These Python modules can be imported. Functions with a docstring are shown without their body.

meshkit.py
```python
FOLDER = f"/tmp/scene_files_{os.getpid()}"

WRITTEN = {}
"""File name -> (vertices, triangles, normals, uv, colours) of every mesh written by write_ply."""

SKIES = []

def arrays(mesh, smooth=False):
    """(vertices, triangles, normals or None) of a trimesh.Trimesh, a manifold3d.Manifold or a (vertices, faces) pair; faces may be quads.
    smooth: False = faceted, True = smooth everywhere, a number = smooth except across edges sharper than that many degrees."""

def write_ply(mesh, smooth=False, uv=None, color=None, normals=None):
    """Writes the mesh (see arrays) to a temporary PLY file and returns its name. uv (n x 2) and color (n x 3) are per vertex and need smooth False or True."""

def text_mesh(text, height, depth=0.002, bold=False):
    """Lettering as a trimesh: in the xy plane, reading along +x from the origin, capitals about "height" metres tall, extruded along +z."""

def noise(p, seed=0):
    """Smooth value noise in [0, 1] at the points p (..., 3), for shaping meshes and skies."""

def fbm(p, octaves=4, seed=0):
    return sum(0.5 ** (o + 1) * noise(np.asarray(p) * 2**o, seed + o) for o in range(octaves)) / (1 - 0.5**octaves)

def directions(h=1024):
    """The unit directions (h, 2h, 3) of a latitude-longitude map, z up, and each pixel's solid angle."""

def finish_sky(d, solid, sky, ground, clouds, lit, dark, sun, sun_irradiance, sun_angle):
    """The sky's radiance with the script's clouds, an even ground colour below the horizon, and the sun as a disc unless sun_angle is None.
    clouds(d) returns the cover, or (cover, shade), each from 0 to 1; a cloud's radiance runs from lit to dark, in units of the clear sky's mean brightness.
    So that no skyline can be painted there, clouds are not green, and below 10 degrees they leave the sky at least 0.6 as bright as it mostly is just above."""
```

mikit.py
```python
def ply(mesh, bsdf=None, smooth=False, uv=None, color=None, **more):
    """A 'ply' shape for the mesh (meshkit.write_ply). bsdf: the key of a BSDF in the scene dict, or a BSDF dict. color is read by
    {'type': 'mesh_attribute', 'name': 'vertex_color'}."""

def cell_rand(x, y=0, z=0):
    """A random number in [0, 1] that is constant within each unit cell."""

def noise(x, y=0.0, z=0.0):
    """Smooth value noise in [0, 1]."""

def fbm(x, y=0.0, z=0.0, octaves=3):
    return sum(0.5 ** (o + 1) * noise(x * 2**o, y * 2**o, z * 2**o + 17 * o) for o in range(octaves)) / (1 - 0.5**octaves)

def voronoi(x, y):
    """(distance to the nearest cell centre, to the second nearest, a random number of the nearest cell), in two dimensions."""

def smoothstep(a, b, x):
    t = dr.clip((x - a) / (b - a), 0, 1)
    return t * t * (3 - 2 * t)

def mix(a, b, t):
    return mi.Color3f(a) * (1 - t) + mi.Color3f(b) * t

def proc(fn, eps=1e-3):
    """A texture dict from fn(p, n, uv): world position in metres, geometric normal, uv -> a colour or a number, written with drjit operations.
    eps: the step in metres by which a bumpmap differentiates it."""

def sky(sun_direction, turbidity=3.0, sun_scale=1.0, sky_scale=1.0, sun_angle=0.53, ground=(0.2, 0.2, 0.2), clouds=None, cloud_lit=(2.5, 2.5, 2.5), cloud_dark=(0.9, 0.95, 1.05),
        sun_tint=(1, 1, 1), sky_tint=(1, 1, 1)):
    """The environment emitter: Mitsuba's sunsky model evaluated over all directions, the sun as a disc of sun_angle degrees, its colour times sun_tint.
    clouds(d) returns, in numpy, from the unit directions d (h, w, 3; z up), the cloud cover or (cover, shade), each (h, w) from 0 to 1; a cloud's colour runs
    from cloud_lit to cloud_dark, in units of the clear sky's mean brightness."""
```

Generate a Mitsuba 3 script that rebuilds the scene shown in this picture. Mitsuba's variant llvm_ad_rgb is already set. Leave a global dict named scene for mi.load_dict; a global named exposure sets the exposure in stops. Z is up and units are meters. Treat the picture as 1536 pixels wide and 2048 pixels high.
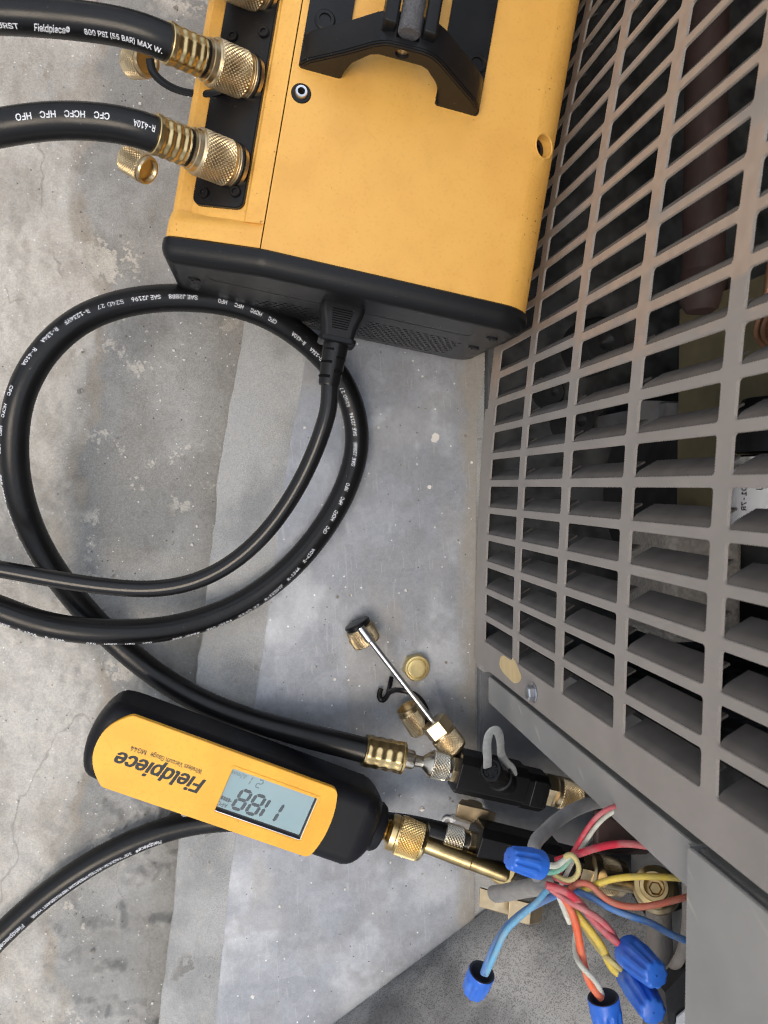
import math, random
import numpy as np, trimesh, manifold3d as m3, shapely, shapely.geometry as sg, shapely.affinity as sa
import drjit as dr, mitsuba as mi, mikit, meshkit
from mikit import proc, fbm, noise, voronoi, cell_rand, smoothstep, mix

scene, labels = {'type': 'scene'}, {}
T4 = mi.ScalarTransform4f
# ---------------------------------------------------------------- camera, sky, exposure
CAM = (0, 0, 0.508)
scene['camera'] = {'type': 'thinlens', 'fov': 55.491, 'fov_axis': 'x', 'near_clip': 0.02, 'far_clip': 60.0,
                   'aperture_radius': 0.0006, 'focus_distance': 0.43,
                   'to_world': T4().look_at(origin=list(CAM), target=[0.172612, -0.036483, -0.476314], up=[0.006302, 0.999334, -0.035934])}
# open shade under a bright overcast sky: soft light from above and the left
def overcast(d):          # an overcast dome: brightest overhead, greyer towards the horizon, with soft uneven cloud
    el = np.clip(d[..., 2], 0, 1)
    sh = 1.02-1.05*el**.9+.55*(meshkit.fbm(d*2.3+4, 4, 3)-.5)
    return np.ones(el.shape), np.clip(sh, 0, 1)
scene['sky'] = mikit.sky((-0.36, -0.34, 0.87), turbidity=3, sun_scale=0.22, sun_angle=28, clouds=overcast,
                         cloud_lit=(2.55, 2.72, 3.0), cloud_dark=(0.42, 0.45, 0.50))
exposure = 2.5

# ---------------------------------------------------------------- materials
def C(r, g, b): return mi.Color3f(r, g, b)
def srgb(*c): return [((x/255+.055)/1.055)**2.4 if x > 10 else x/255/12.92 for x in c]
def mat(key, **k):
    d = {'type': 'principled', **{a: ({'type': 'rgb', 'value': list(v)} if isinstance(v, (tuple, list)) else v) for a, v in k.items() if a not in ('bump', 'eps', 'scale')}}
    if 'bump' in k:
        d = {'type': 'bumpmap', 'arbitrary': proc(k['bump'], k.get('eps', 2e-4)), 'scale': k.get('scale', 1.0), 'bsdf': d}
    scene['mat_'+key] = {'type': 'twosided', 'bsdf': d}
def thr(f, a, b): return smoothstep(a, b, f)

# yellow moulded plastic: faint dirt film, specks and scuffs
def yellow_col(base, dirt):
    def fn(p, n, uv):
        m = fbm(p.x*45+3, p.y*45, p.z*45)
        s = noise(p.x*700, p.y*700, p.z*700)
        sc = noise(p.x*60+p.y*900, p.y*70, p.z*60)
        c = mix(base, [base[0]*.93, base[1]*.89, base[2]*.85], thr(m, .35, .78))
        c = mix(c, dirt, thr(s, .87, .95)*thr(noise(p.x*90, p.y*90, p.z*90), .40, .7)*.8)
        c = mix(c, dirt, thr(noise(p.x*1500+31, p.y*1500, p.z*1500), .88, .97)*.45)
        return mix(c, [base[0]*.8, base[1]*.72, base[2]*.6], thr(fbm(p.x*900, p.y*900, p.z*900), .5, .8)*.35)
    return fn
mat('yellow_plastic', base_color=proc(yellow_col([.67, .375, .088], [.16, .085, .03])), roughness=.42, specular=.4,
    bump=lambda p, n, uv: noise(p.x*2600, p.y*2600, p.z*2600)*2.2e-5, eps=8e-5)
mat('yellow_face', base_color=proc(yellow_col([.82, .425, .045], [.25, .14, .04])), roughness=.45, specular=.35)
def black_col(b, dust):
    def fn(p, n, uv):
        m = fbm(p.x*60, p.y*60, p.z*60+5)
        s = thr(noise(p.x*1300, p.y*1300, p.z*1300), .95, .99)
        return mix(mix(b, dust, thr(m, .4, .8)*.22*thr(n.z, -.3, .9)), [.35, .35, .36], s*.4)
    return fn
mat('black_plastic', base_color=proc(black_col([.0075, .008, .0095], [.024, .025, .029])), roughness=.34, specular=.22,
    bump=lambda p, n, uv: noise(p.x*3000, p.y*3000, p.z*3000)*1.2e-5, eps=8e-5)
mat('black_rubber', base_color=proc(black_col([.0055, .0056, .0064], [.016, .016, .018])), specular=.30,
    roughness=proc(lambda p, n, uv: .20+.20*fbm(p.x*80, p.y*80, p.z*80)))
mat('cord_rubber', base_color=proc(black_col([.007, .007, .008], [.016, .016, .018])), specular=.36, roughness=.19)
mat('gauge_rubber', base_color=proc(black_col([.0065, .007, .0095], [.02, .022, .028])), roughness=.46, specular=.22)
mat('black_anodized', base_color=proc(black_col([.006, .006, .007], [.013, .013, .015])), roughness=.3, specular=.26)
mat('dark_foam', base_color=proc(lambda p, n, uv: mix([.035, .036, .04], [.10, .10, .11], noise(p.x*1500, p.y*1500, p.z*1500))), roughness=.75,
    bump=lambda p, n, uv: noise(p.x*1500, p.y*1500, p.z*1500)*1.2e-4)
mat('black_hole', base_color=(.004, .004, .004), roughness=.9, specular=.1)
def metal_col(a, b):
    return lambda p, n, uv: mix(a, b, thr(fbm(p.x*110, p.y*110, p.z*110), .3, .72))
def metal(key, a, b, r):
    mat(key, base_color=proc(metal_col(a, b)), metallic=1.0, roughness=proc(lambda p, n, uv: r+.14*fbm(p.x*160, p.y*160, p.z*160)))
metal('brass', [.62, .475, .24], [.43, .315, .15], .20)
metal('matte_brass', [.80, .66, .33], [.66, .52, .25], .36)
metal('aged_brass', [.62, .50, .32], [.42, .33, .20], .26)
metal('gold_brass', [.76, .58, .29], [.56, .41, .19], .17)
metal('bronze_handle', [.66, .53, .35], [.52, .41, .26], .36)
metal('nickel', [.62, .585, .51], [.46, .43, .37], .16)
metal('steel', [.66, .66, .65], [.52, .52, .52], .18)
metal('zinc_screw', [.60, .62, .66], [.45, .47, .52], .25)
mat('white_ink', base_color=proc(lambda p, n, uv: mix([.62, .63, .66], [.06, .06, .065], thr(noise(p.x*1100, p.y*1100, p.z*1100)+.5*noise(p.x*150, p.y*150, p.z*150), 1.0, 1.25)*.7)), roughness=.6)
mat('black_ink', base_color=(.012, .013, .018), roughness=.6)
mat('lcd_glass', base_color=proc(lambda p, n, uv: mix([.27, .38, .41], [.24, .345, .38], noise(p.x*60, p.y*60))), roughness=.12, specular=.5)
mat('lcd_ink', base_color=(.045, .062, .075), roughness=.25)
mat('lcd_ink_faint', base_color=(.13, .18, .205), roughness=.25)
mat('grille_paint', base_color=proc(lambda p, n, uv: mix(mix([.305, .283, .268], [.22, .205, .194], fbm(p.x*35, p.y*35, p.z*35)),
        mix([.40, .31, .245], [.33, .25, .20], noise(p.x*240, p.y*240, p.z*240)), thr(p.y+.03*fbm(p.y*50, p.z*50)+.018*noise(p.y*600, p.z*200), .066, .105)*thr(-n.x, .3, .8)*(.85-.7*thr(fbm(p.x*30+9, p.y*60, p.z*18), .55, .75)))),
    roughness=.55, specular=.35, bump=lambda p, n, uv: noise(p.x*2200, p.y*2200, p.z*2200)*3e-5, eps=8e-5)
mat('shaded_louver_paint', base_color=proc(lambda p, n, uv: mix([.125, .117, .112], [.08, .075, .072], fbm(p.x*90, p.y*90, p.z*90))), roughness=.6, specular=.3)  # same paint as the grille, the shade behind the slots put into its colour
mat('cabinet_paint', base_color=proc(lambda p, n, uv: mix(mix([.305, .303, .298], [.215, .217, .215], fbm(p.x*40, p.y*40, p.z*40)), [.40, .38, .34],
        thr(noise(p.x*70, p.y*260+p.z*160, p.z*70), .80, .95)*.55)), roughness=.5, specular=.4,
    bump=lambda p, n, uv: noise(p.x*1800, p.y*1800, p.z*1800)*3e-5, eps=8e-5)
mat('worn_paint', base_color=proc(lambda p, n, uv: mix([.60, .47, .26], [.50, .385, .20], noise(p.x*300, p.y*80+p.z*400, p.z*300))), roughness=.55)
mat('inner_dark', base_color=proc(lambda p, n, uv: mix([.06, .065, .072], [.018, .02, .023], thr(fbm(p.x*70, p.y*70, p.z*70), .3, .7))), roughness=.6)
mat('inner_pan', base_color=proc(lambda p, n, uv: mix([.18, .185, .20], [.105, .11, .12], fbm(p.x*160, p.y*160, p.z*160, octaves=4))), roughness=.6,
    bump=lambda p, n, uv: fbm(p.x*900, p.y*900)*1.5e-4)
mat('speckled_metal', base_color=proc(lambda p, n, uv: mix(mix([.13, .131, .135], [.32, .32, .318], thr(fbm(p.x*24, p.y*24, p.z*24, octaves=4), .32, .66)), [.016, .016, .017],
        thr(noise(p.x*2100, p.y*2100, p.z*2100)+.3*noise(p.x*700, p.y*700, p.z*700), .55, .95)*.6)), roughness=.62, specular=.3, bump=lambda p, n, uv: noise(p.x*1250, p.y*1250, p.z*1250)*8e-5)
mat('black_paint', base_color=proc(lambda p, n, uv: mix([.012, .0125, .014], [.035, .036, .04], fbm(p.x*60, p.y*60, p.z*60))), roughness=.35)
mat('brown_pipe', base_color=proc(lambda p, n, uv: mix([.075, .043, .04], [.036, .027, .027], fbm(p.x*60, p.y*60, p.z*60))), roughness=.6)
mat('grey_pipe', base_color=proc(lambda p, n, uv: mix(mix([.23, .205, .18], [.13, .118, .108], fbm(p.x*80, p.y*80, p.z*80)), [.42, .30, .20], thr(noise(p.x*700, p.y*700, p.z*700), .86, .96)*.5)), roughness=.65,
    bump=lambda p, n, uv: noise(p.x*900, p.y*900, p.z*900)*1.2e-4)
mat('insulation_board', base_color=proc(lambda p, n, uv: mix([.17, .147, .085], [.11, .095, .055], fbm(p.x*90, p.y*90, p.z*90))), roughness=.8)
mat('fibre_pad', base_color=proc(lambda p, n, uv: mix([.30, .29, .275], [.16, .155, .15], noise(p.x*700, p.y*700, p.z*700))), roughness=.9,
    bump=lambda p, n, uv: fbm(p.x*600, p.y*600, p.z*600)*8e-4)
mat('copper', base_color=(.45, .25, .16), metallic=.8, roughness=.4)
mat('paper_label', base_color=(.66, .68, .72), roughness=.5)
scene['mat_clear_plastic'] = {'type': 'thindielectric', 'int_ior': 1.45}
mat('white_plastic', base_color=(.62, .62, .62), roughness=.4)
mat('grey_strap', base_color=proc(lambda p, n, uv: mix([.27, .285, .29], [.20, .21, .215], noise(p.x*500, p.y*500, p.z*500))), roughness=.45)
mat('cable_grey', base_color=proc(lambda p, n, uv: mix([.33, .33, .335], [.20, .20, .205], fbm(p.x*150, p.y*150, p.z*150))), roughness=.6,
    bump=lambda p, n, uv: fbm(p.x*500, p.y*500, p.z*500)*2e-4)
mat('dusty_cable', base_color=proc(lambda p, n, uv: mix([.27, .265, .26], [.17, .165, .16], fbm(p.x*350, p.y*350, p.z*350))), roughness=.6)
def wire_mat(key, c, dusty=(.36, .31, .27)):
    mat(key, base_color=proc(lambda p, n, uv: mix(c, dusty, thr(fbm(p.x*260, p.y*260, p.z*260), .25, .8)*.62)), roughness=.52, specular=.3)
wire_mat('wire_red', [.50, .028, .055], [.40, .22, .22])
wire_mat('wire_pink', [.52, .12, .14], [.42, .26, .24])
wire_mat('wire_orange', [.74, .125, .045], [.50, .22, .16])
wire_mat('wire_salmon', [.50, .13, .085], [.38, .20, .15])
wire_mat('wire_yellow', [.66, .50, .075], [.42, .36, .16])
wire_mat('wire_olive', [.48, .41, .17], [.34, .30, .17])
wire_mat('wire_blue', [.075, .20, .50], [.20, .26, .36])
wire_mat('wire_pale_blue', [.13, .36, .58], [.24, .36, .44])
wire_mat('wire_dark_blue', [.035, .085, .25], [.12, .15, .22])
wire_mat('wire_white', [.56, .58, .52], [.36, .38, .33])
wire_mat('wire_green', [.16, .40, .32], [.30, .36, .28])
mat('nut_blue', base_color=proc(lambda p, n, uv: mix([.022, .125, .56], [.08, .21, .62], thr(fbm(p.x*120, p.y*120, p.z*120), .45, .8)*.7)), roughness=.36, specular=.5)
mat('nut_inside', base_color=(.03, .035, .05), roughness=.7)

# old concrete floor: pale crumbly strip on the left, smoother grey cement wash towards the pad, brown stain lines between
def zone(x, y):       # 0 on the crumbly side, 1 on the smooth side
    wob = (fbm(x*14+7, y*14, 3, octaves=4)-.5)*.055+(fbm(x*90, y*90, 5)-.5)*.012
    return x + .117 + .03*smoothstep(-.12, -.34, y) - .012*smoothstep(.1, .3, y) + wob
def ground_col(p, n, uv):
    z = zone(p.x, p.y)
    f1, f2 = fbm(p.x*26, p.y*26, 1, octaves=5), fbm(p.x*160, p.y*160, 2, octaves=4)
    g = noise(p.x*1500, p.y*1500, 4)
    rough = mix(mix([.445, .428, .398], [.35, .33, .30], thr(f1, .34, .68)), [.49, .475, .45], thr(f2, .5, .8)*.45)
    smooth = mix(mix([.305, .304, .297], [.235, .233, .226], thr(f1, .35, .65)), [.225, .22, .212], thr(f2, .5, .75)*.35)
    crumb = fbm(p.x*62+11, p.y*62, 9, octaves=4)+.22*(noise(p.x*420, p.y*420, 4)-.5)+.16*(noise(p.x*900, p.y*900, 6)-.5)
    smooth = mix(smooth, [.53, .50, .45], thr(crumb, .63, .72)*thr(fbm(p.x*20, p.y*20+4, 6), .48, .62)*.65)
    c = mix(rough, smooth, thr(z, -.008, .012))
    c = mix(c, [.29, .25, .20], thr(dr.abs(z-.004), .008, .001)*thr(noise(p.x*70, p.y*40, 8), .28, .7)*.55)
    c = mix(c, [.175, .168, .158], thr(f2, .60, .76)*thr(f1, .40, .65)*.3)
    c = mix(c, [.185, .175, .158], thr(p.x-(-.0214+.1242*p.y)+.012*fbm(p.x*80, p.y*50, 3), -.026, -.002)*.5)
    vein = dr.abs(fbm(p.x*17+2, p.y*11, 12, octaves=5)-.5)+.6*thr(fbm(p.x*9, p.y*9, 14), .62, .44)
    c = mix(c, [.17, .155, .135], thr(vein, .011, .002)*.42)
    v1, v2, w = voronoi(p.x*300, p.y*300)
    c = mix(c, [.78, .78, .77], thr(v1, .17, .06)*thr(w, .955, .97)*.9)
    c = mix(c, [.06, .058, .056], thr(v1, .22, .10)*thr(w, .02, .01)*.8)
    return c*(.78+.30*g+.16*noise(p.x*3200, p.y*3200, 3))
mat('concrete', base_color=proc(ground_col), roughness=.85, specular=.25,
    bump=lambda p, n, uv: fbm(p.x*420, p.y*420, 3, octaves=4)*5.5e-4+noise(p.x*1700, p.y*1700)*1.3e-4, eps=1.5e-4)
def pad_col(p, n, uv):
    f1, f2, g = fbm(p.x*30, p.y*30, 4, octaves=4), fbm(p.x*150, p.y*150, 4, octaves=3), noise(p.x*2300, p.y*2300, 2)
    c = mix(mix([.345, .35, .352], [.255, .26, .264], thr(f1, .35, .66)), [.37, .362, .345], thr(f2, .5, .8)*.5)
    c = mix(c, [.12, .115, .11], thr(f2, .68, .76)*thr(f1, .5, .7)*.6)
    return c*(.80+.40*g)
mat('pad_concrete', base_color=proc(pad_col), roughness=.8, specular=.25, bump=lambda p, n, uv: noise(p.x*1300, p.y*1300)*9e-5+fbm(p.x*300, p.y*300)*1.2e-4, eps=1.5e-4)
def galv_col(p, n, uv):
    w = fbm(p.x*60, p.y*60, 1)-.5
    a1, a2, r1 = voronoi(p.x*62+w*2.2, p.y*62+w*2.2)
    b1, b2, r2 = voronoi(p.x*150+w, p.y*150-w)
    f = fbm(p.x*24, p.y*24, 3, octaves=4)
    c = mix([.312, .330, .366], [.232, .247, .278], r1*.45+r2*.35)
    c = mix(c, [.45, .468, .498], thr(f, .48, .74)*.7)
    c = mix(c, [.235, .24, .255], thr(fbm(p.x*40+4, p.y*40, 7, octaves=4), .5, .68)*.55)
    c = mix(c, [.30, .275, .235], thr(p.x+.012*fbm(p.x*90, p.y*60, 2), .146, .158)*.75)
    c = mix(c, [.30, .285, .26], thr(fbm(p.x*28+2, p.y*18+9, 5), .62, .80)*.4)
    v1, v2, v = voronoi(p.x*230, p.y*230)
    c = mix(c, [.85, .86, .87], thr(v1, .05+.16*thr(v, .96, 1.), .03)*thr(v, .955, .96)*thr(noise(p.x*60, p.y*60, 3), .3, .55)*.95)
    c = mix(c, [.10, .10, .10], thr(v1, .16, .07)*thr(v, .03, .015)*.8)
    c = mix(c, [.48, .49, .50], thr(noise(p.x*800+p.y*60, p.y*70, 4), .80, .97)*.22)
    return c*(.88+.14*noise(p.x*1400, p.y*1400, 8)+.10*noise(p.x*420, p.y*420, 9))
mat('galvanized', base_color=proc(galv_col), metallic=.38, specular=.4,
    roughness=proc(lambda p, n, uv: .40+.22*fbm(p.x*60, p.y*60, 2)), bump=lambda p, n, uv: fbm(p.x*160, p.y*160, 5)*1.5e-4, eps=3e-4)
mat('grit', base_color=proc(lambda p, n, uv: mix([.62, .60, .57], [.22, .20, .18], thr(cell_rand(dr.floor(p.x*200), dr.floor(p.y*200)), .55, .8))), roughness=.8)

# ---------------------------------------------------------------- helpers
def numbered(key):
    if key not in USED: USED.add(key); return key
    i = 1
    while f'{key}_{i:03d}' in USED: i += 1
    USED.add(f'{key}_{i:03d}'); return f'{key}_{i:03d}'
USED = set()
def thing(name, label, cat, group=None):
    k = numbered(name); labels[k] = {'label': label, 'category': cat}
    if group: labels[k]['group'] = group
    return k
def obj(name, mesh, m, parent=None, smooth=35, label=None, **more):
    k = numbered((parent+'__' if parent else '')+name)
    scene[k] = mikit.ply(mesh, 'mat_'+m, smooth=smooth, **more)
    if label: labels[k] = {'label': label}
    return k
def struct(name, mesh, m, smooth=False):
    k = obj(name, mesh, m, None, smooth); labels[k] = {'kind': 'structure'}; return k
def cat(*ms): return trimesh.util.concatenate([tm(m) for m in ms])
def tm(m):
    if isinstance(m, m3.Manifold):
        a = m.to_mesh(); return trimesh.Trimesh(a.vert_properties[:, :3], a.tri_verts, process=False)
    return m
def V(*a): return np.array(a, float)
def unit(v): v = np.asarray(v, float); return v/np.linalg.norm(v)
def frame(z, ref=None):
    z = unit(z); ref = V(0, 0, 1) if ref is None else np.asarray(ref, float)
    if abs(z@unit(ref)) > .98: ref = V(0, 1, 0)
    x = unit(np.cross(ref, z)); return np.stack([x, np.cross(z, x), z], 1)     # columns
def moved(mesh, R, o): mesh = tm(mesh).copy(); mesh.vertices = mesh.vertices@np.asarray(R).T+np.asarray(o); return mesh
def hull(pts, r, seg=12):
    s = m3.Manifold.sphere(r, seg) if r > 0 else None
    if s is None: return m3.Manifold.hull_points([list(map(float, p)) for p in pts])
    return m3.Manifold.batch_hull([s.translate(list(map(float, p))) for p in pts])
def rbox(x0, x1, y0, y1, z0, z1, r, seg=12):
    return hull([(x, y, z) for x in (x0+r, x1-r) for y in (y0+r, y1-r) for z in (z0+r, z1-r)], r, seg)
def box(x0, x1, y0, y1, z0, z1):
    return tm(m3.Manifold.cube([x1-x0, y1-y0, z1-z0]).translate([x0, y0, z0]))
def extrude(poly, z0, z1, bevel=0):
    """Polygon(s) in xy raised from z0 to z1, the top edge chamfered."""
    out = []
    for g in getattr(poly, 'geoms', [poly]):
        if bevel:
            rings = lambda q: [np.array(q.exterior.coords)[:-1].tolist()]+[np.array(i.coords)[:-1].tolist() for i in q.interiors]
            a = m3.CrossSection(rings(g), m3.FillRule.EvenOdd)
            b = a.offset(-bevel, m3.JoinType.Miter)
            body = m3.Manifold.extrude(a, z1-bevel-z0).translate([0, 0, z0])
            out.append(tm(body)); lay = m3.Manifold.extrude(b, bevel).translate([0, 0, z1-bevel])
            out.append(tm(lay))
        else:
            m = trimesh.creation.extrude_polygon(g, z1-z0, engine='earcut'); m.apply_translation([0, 0, z0]); out.append(m)
    return cat(*out)
def rrect(x0, x1, y0, y1, r, n=6): return sg.box(x0+r, y0+r, x1-r, y1-r).buffer(r, quad_segs=n) if r else sg.box(x0, y0, x1, y1)
def catmull(pts, n=16):
    p = np.asarray(pts, float); p = np.vstack([2*p[0]-p[1], p, 2*p[-1]-p[-2]]); out = []
    t = np.linspace(0, 1, n, endpoint=False)[:, None]
    for i in range(1, len(p)-2):
        d = [np.linalg.norm(p[i+k+1]-p[i+k])**.5+1e-9 for k in (-1, 0, 1)]
        m1 = (p[i+1]-p[i])-(p[i+1]-p[i-1])*0; 
        a = p[i]-p[i-1]; b = p[i+1]-p[i]; c = p[i+2]-p[i+1]
        m1 = (a/d[0]-(a+b)/(d[0]+d[1])+b/d[1])*d[1]; m2 = (b/d[1]-(b+c)/(d[1]+d[2])+c/d[2])*d[1]
        out.append((2*t**3-3*t**2+1)*p[i]+(t**3-2*t**2+t)*m1+(-2*t**3+3*t**2)*p[i+1]+(t**3-t**2)*m2)
    out.append(p[-2:-1]); return np.vstack(out)
def resample(c, step):
    s = np.r_[0, np.cumsum(np.linalg.norm(np.diff(c, axis=0), axis=1))]
    u = np.linspace(0, s[-1], max(4, int(s[-1]/step)+1)); return np.stack([np.interp(u, s, c[:, k]) for k in range(3)], 1)
def smooth_curve(c, it):
    c = c.copy()
    for _ in range(it): c[1:-1] = .25*c[:-2]+.5*c[1:-1]+.25*c[2:]
    return c
class Path:
    """A curve with frames: T along it, N upwards, L to the left."""
    def __init__(s, pts, step=.003, smooth=10):
        s.c = smooth_curve(resample(catmull(pts), step), smooth)
        s.s = np.r_[0, np.cumsum(np.linalg.norm(np.diff(s.c, axis=0), axis=1))]; s.len = s.s[-1]
        s.t = np.gradient(s.c, axis=0); s.t /= np.linalg.norm(s.t, axis=1)[:, None]
    def at(s, u):
        u = np.asarray(u, float); f = lambda a: np.stack([np.interp(u, s.s, a[:, k]) for k in range(3)], -1)
        c, t = f(s.c), f(s.t); c = c+t*(np.minimum(u, 0)+np.maximum(u-s.len, 0))[..., None]
        t /= np.linalg.norm(t, axis=-1, keepdims=True)
        l = np.cross([0, 0, 1.], t); l /= np.maximum(np.linalg.norm(l, axis=-1, keepdims=True), 1e-9)
        return c, t, np.cross(t, l), l
    def tube(s, r, seg=24, caps=True, rad=None, flat=1.0):
        c, t = s.c, s.t
        n = np.zeros_like(c); v = np.cross(t[0], [0, 0, 1.]); v = np.cross(t[0], [0, 1., 0]) if np.linalg.norm(v) < .1 else v
        v = unit(v)
        for i in range(len(c)): v = unit(v-(v@t[i])*t[i]); n[i] = v
        b = np.cross(t, n); a = np.linspace(0, 2*np.pi, seg, endpoint=False)
        rr = np.full(len(c), r) if rad is None else rad
        v = c[:, None]+rr[:, None, None]*(np.cos(a)[None, :, None]*n[:, None]+flat*np.sin(a)[None, :, None]*b[:, None])
        return grid_tube(v, caps)
    def nearest(s, p): return s.s[np.argmin(np.linalg.norm(s.c-np.asarray(p), axis=1))]
def grid_tube(v, caps=True):
    m, k = v.shape[:2]; i = np.arange(m-1)[:, None]*k; j = np.arange(k)[None]; jn = (j+1) % k
    q = np.stack([i+j, i+jn, i+k+jn, i+k+j], -1).reshape(-1, 4)
    f = np.vstack([q[:, [0, 1, 2]], q[:, [0, 2, 3]]]); vv = v.reshape(-1, 3)
    if caps:
        n = len(vv); vv = np.vstack([vv, v[0].mean(0), v[-1].mean(0)]); jj = np.arange(k)
        f = np.vstack([f, np.stack([(jj+1) % k, jj, np.full(k, n)], 1), np.stack([(m-1)*k+jj, (m-1)*k+(jj+1) % k, np.full(k, n+1)], 1)])
    return trimesh.Trimesh(vv, f, process=False)
def turned(p0, d, prof, seg=40, mod=None, caps=True):
    """Lathe: prof = [(t, r)...] in metres along direction d from p0; mod(theta, t) adds to the radius."""
    R = frame(d); prof = np.asarray(prof, float); a = np.linspace(0, 2*np.pi, seg, endpoint=False)
    r = prof[:, 1][:, None]+(mod(a[None], prof[:, 0][:, None]) if mod else 0*a[None])
    v = np.stack([r*np.cos(a), r*np.sin(a), np.broadcast_to(prof[:, 0][:, None], r.shape)], -1)
    return grid_tube(v@R.T+np.asarray(p0), caps)
def knurl(p0, d, t0, t1, r, pitch=.00125, depth=.00035, r1=None):
    """Diamond knurling: two crossing families of helical grooves."""
    r1 = r if r1 is None else r1; n = max(14, int(2*np.pi*r/pitch)); seg = n*6
    t = np.linspace(t0, t1, max(8, int((t1-t0)/pitch*6)+1))
    def mod(a, tt):
        u = a*n/(2*np.pi); w = tt/pitch; tri = lambda x: np.abs(2*(x-np.floor(x))-1)
        h = np.minimum(tri(u+w), tri(u-w)); edge = np.clip(np.minimum(tt-t0, t1-tt)/(pitch*.5), 0, 1)
        return depth*(np.clip(h*1.7, 0, 1)-.8)*edge-depth*.25*(1-edge)
    prof = np.stack([t, r+(r1-r)*(t-t0)/(t1-t0)], 1)
    return turned(p0, d, prof, seg, mod)
def hexnut(p0, d, t0, t1, af, rot=0, ch=.0008, sides=6):
    R = frame(d); a = np.arange(sides)*2*np.pi/sides+rot; r = af/2/np.cos(np.pi/sides)
    pts = [(rr*np.cos(x), rr*np.sin(x), t) for t, rr in ((t0, r-ch), (t0+ch, r), (t1-ch, r), (t1, r-ch)) for x in a]
    return moved(hull(pts, 0), R, p0)
def ring(p0, d, t0, t1, r, c=.0004, seg=40): return turned(p0, d, [(t0, r-c), (t0+c, r), (t1-c, r), (t1, r-c)], seg)
def ferrule(p0, d, t0, t1, r, rings=4, lobes=10):
    t = np.linspace(t0, t1, 60); u = (t-t0)/(t1-t0)
    rr = r*(.965-.026*np.cos(2*np.pi*(u*rings))*np.clip(np.minimum(u, 1-u)/.06, 0, 1)+.02*(u < .05)+.02*(u > .95))
    mod = lambda a, tt: -.022*r*np.clip(np.cos(a*lobes), -1, 1)*np.clip(np.minimum((tt-t0)/(t1-t0)/.1, (t1-tt)/(t1-t0)/.1), 0, 1)
    return turned(p0, d, np.stack([t, rr], 1), 80, mod)
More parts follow.
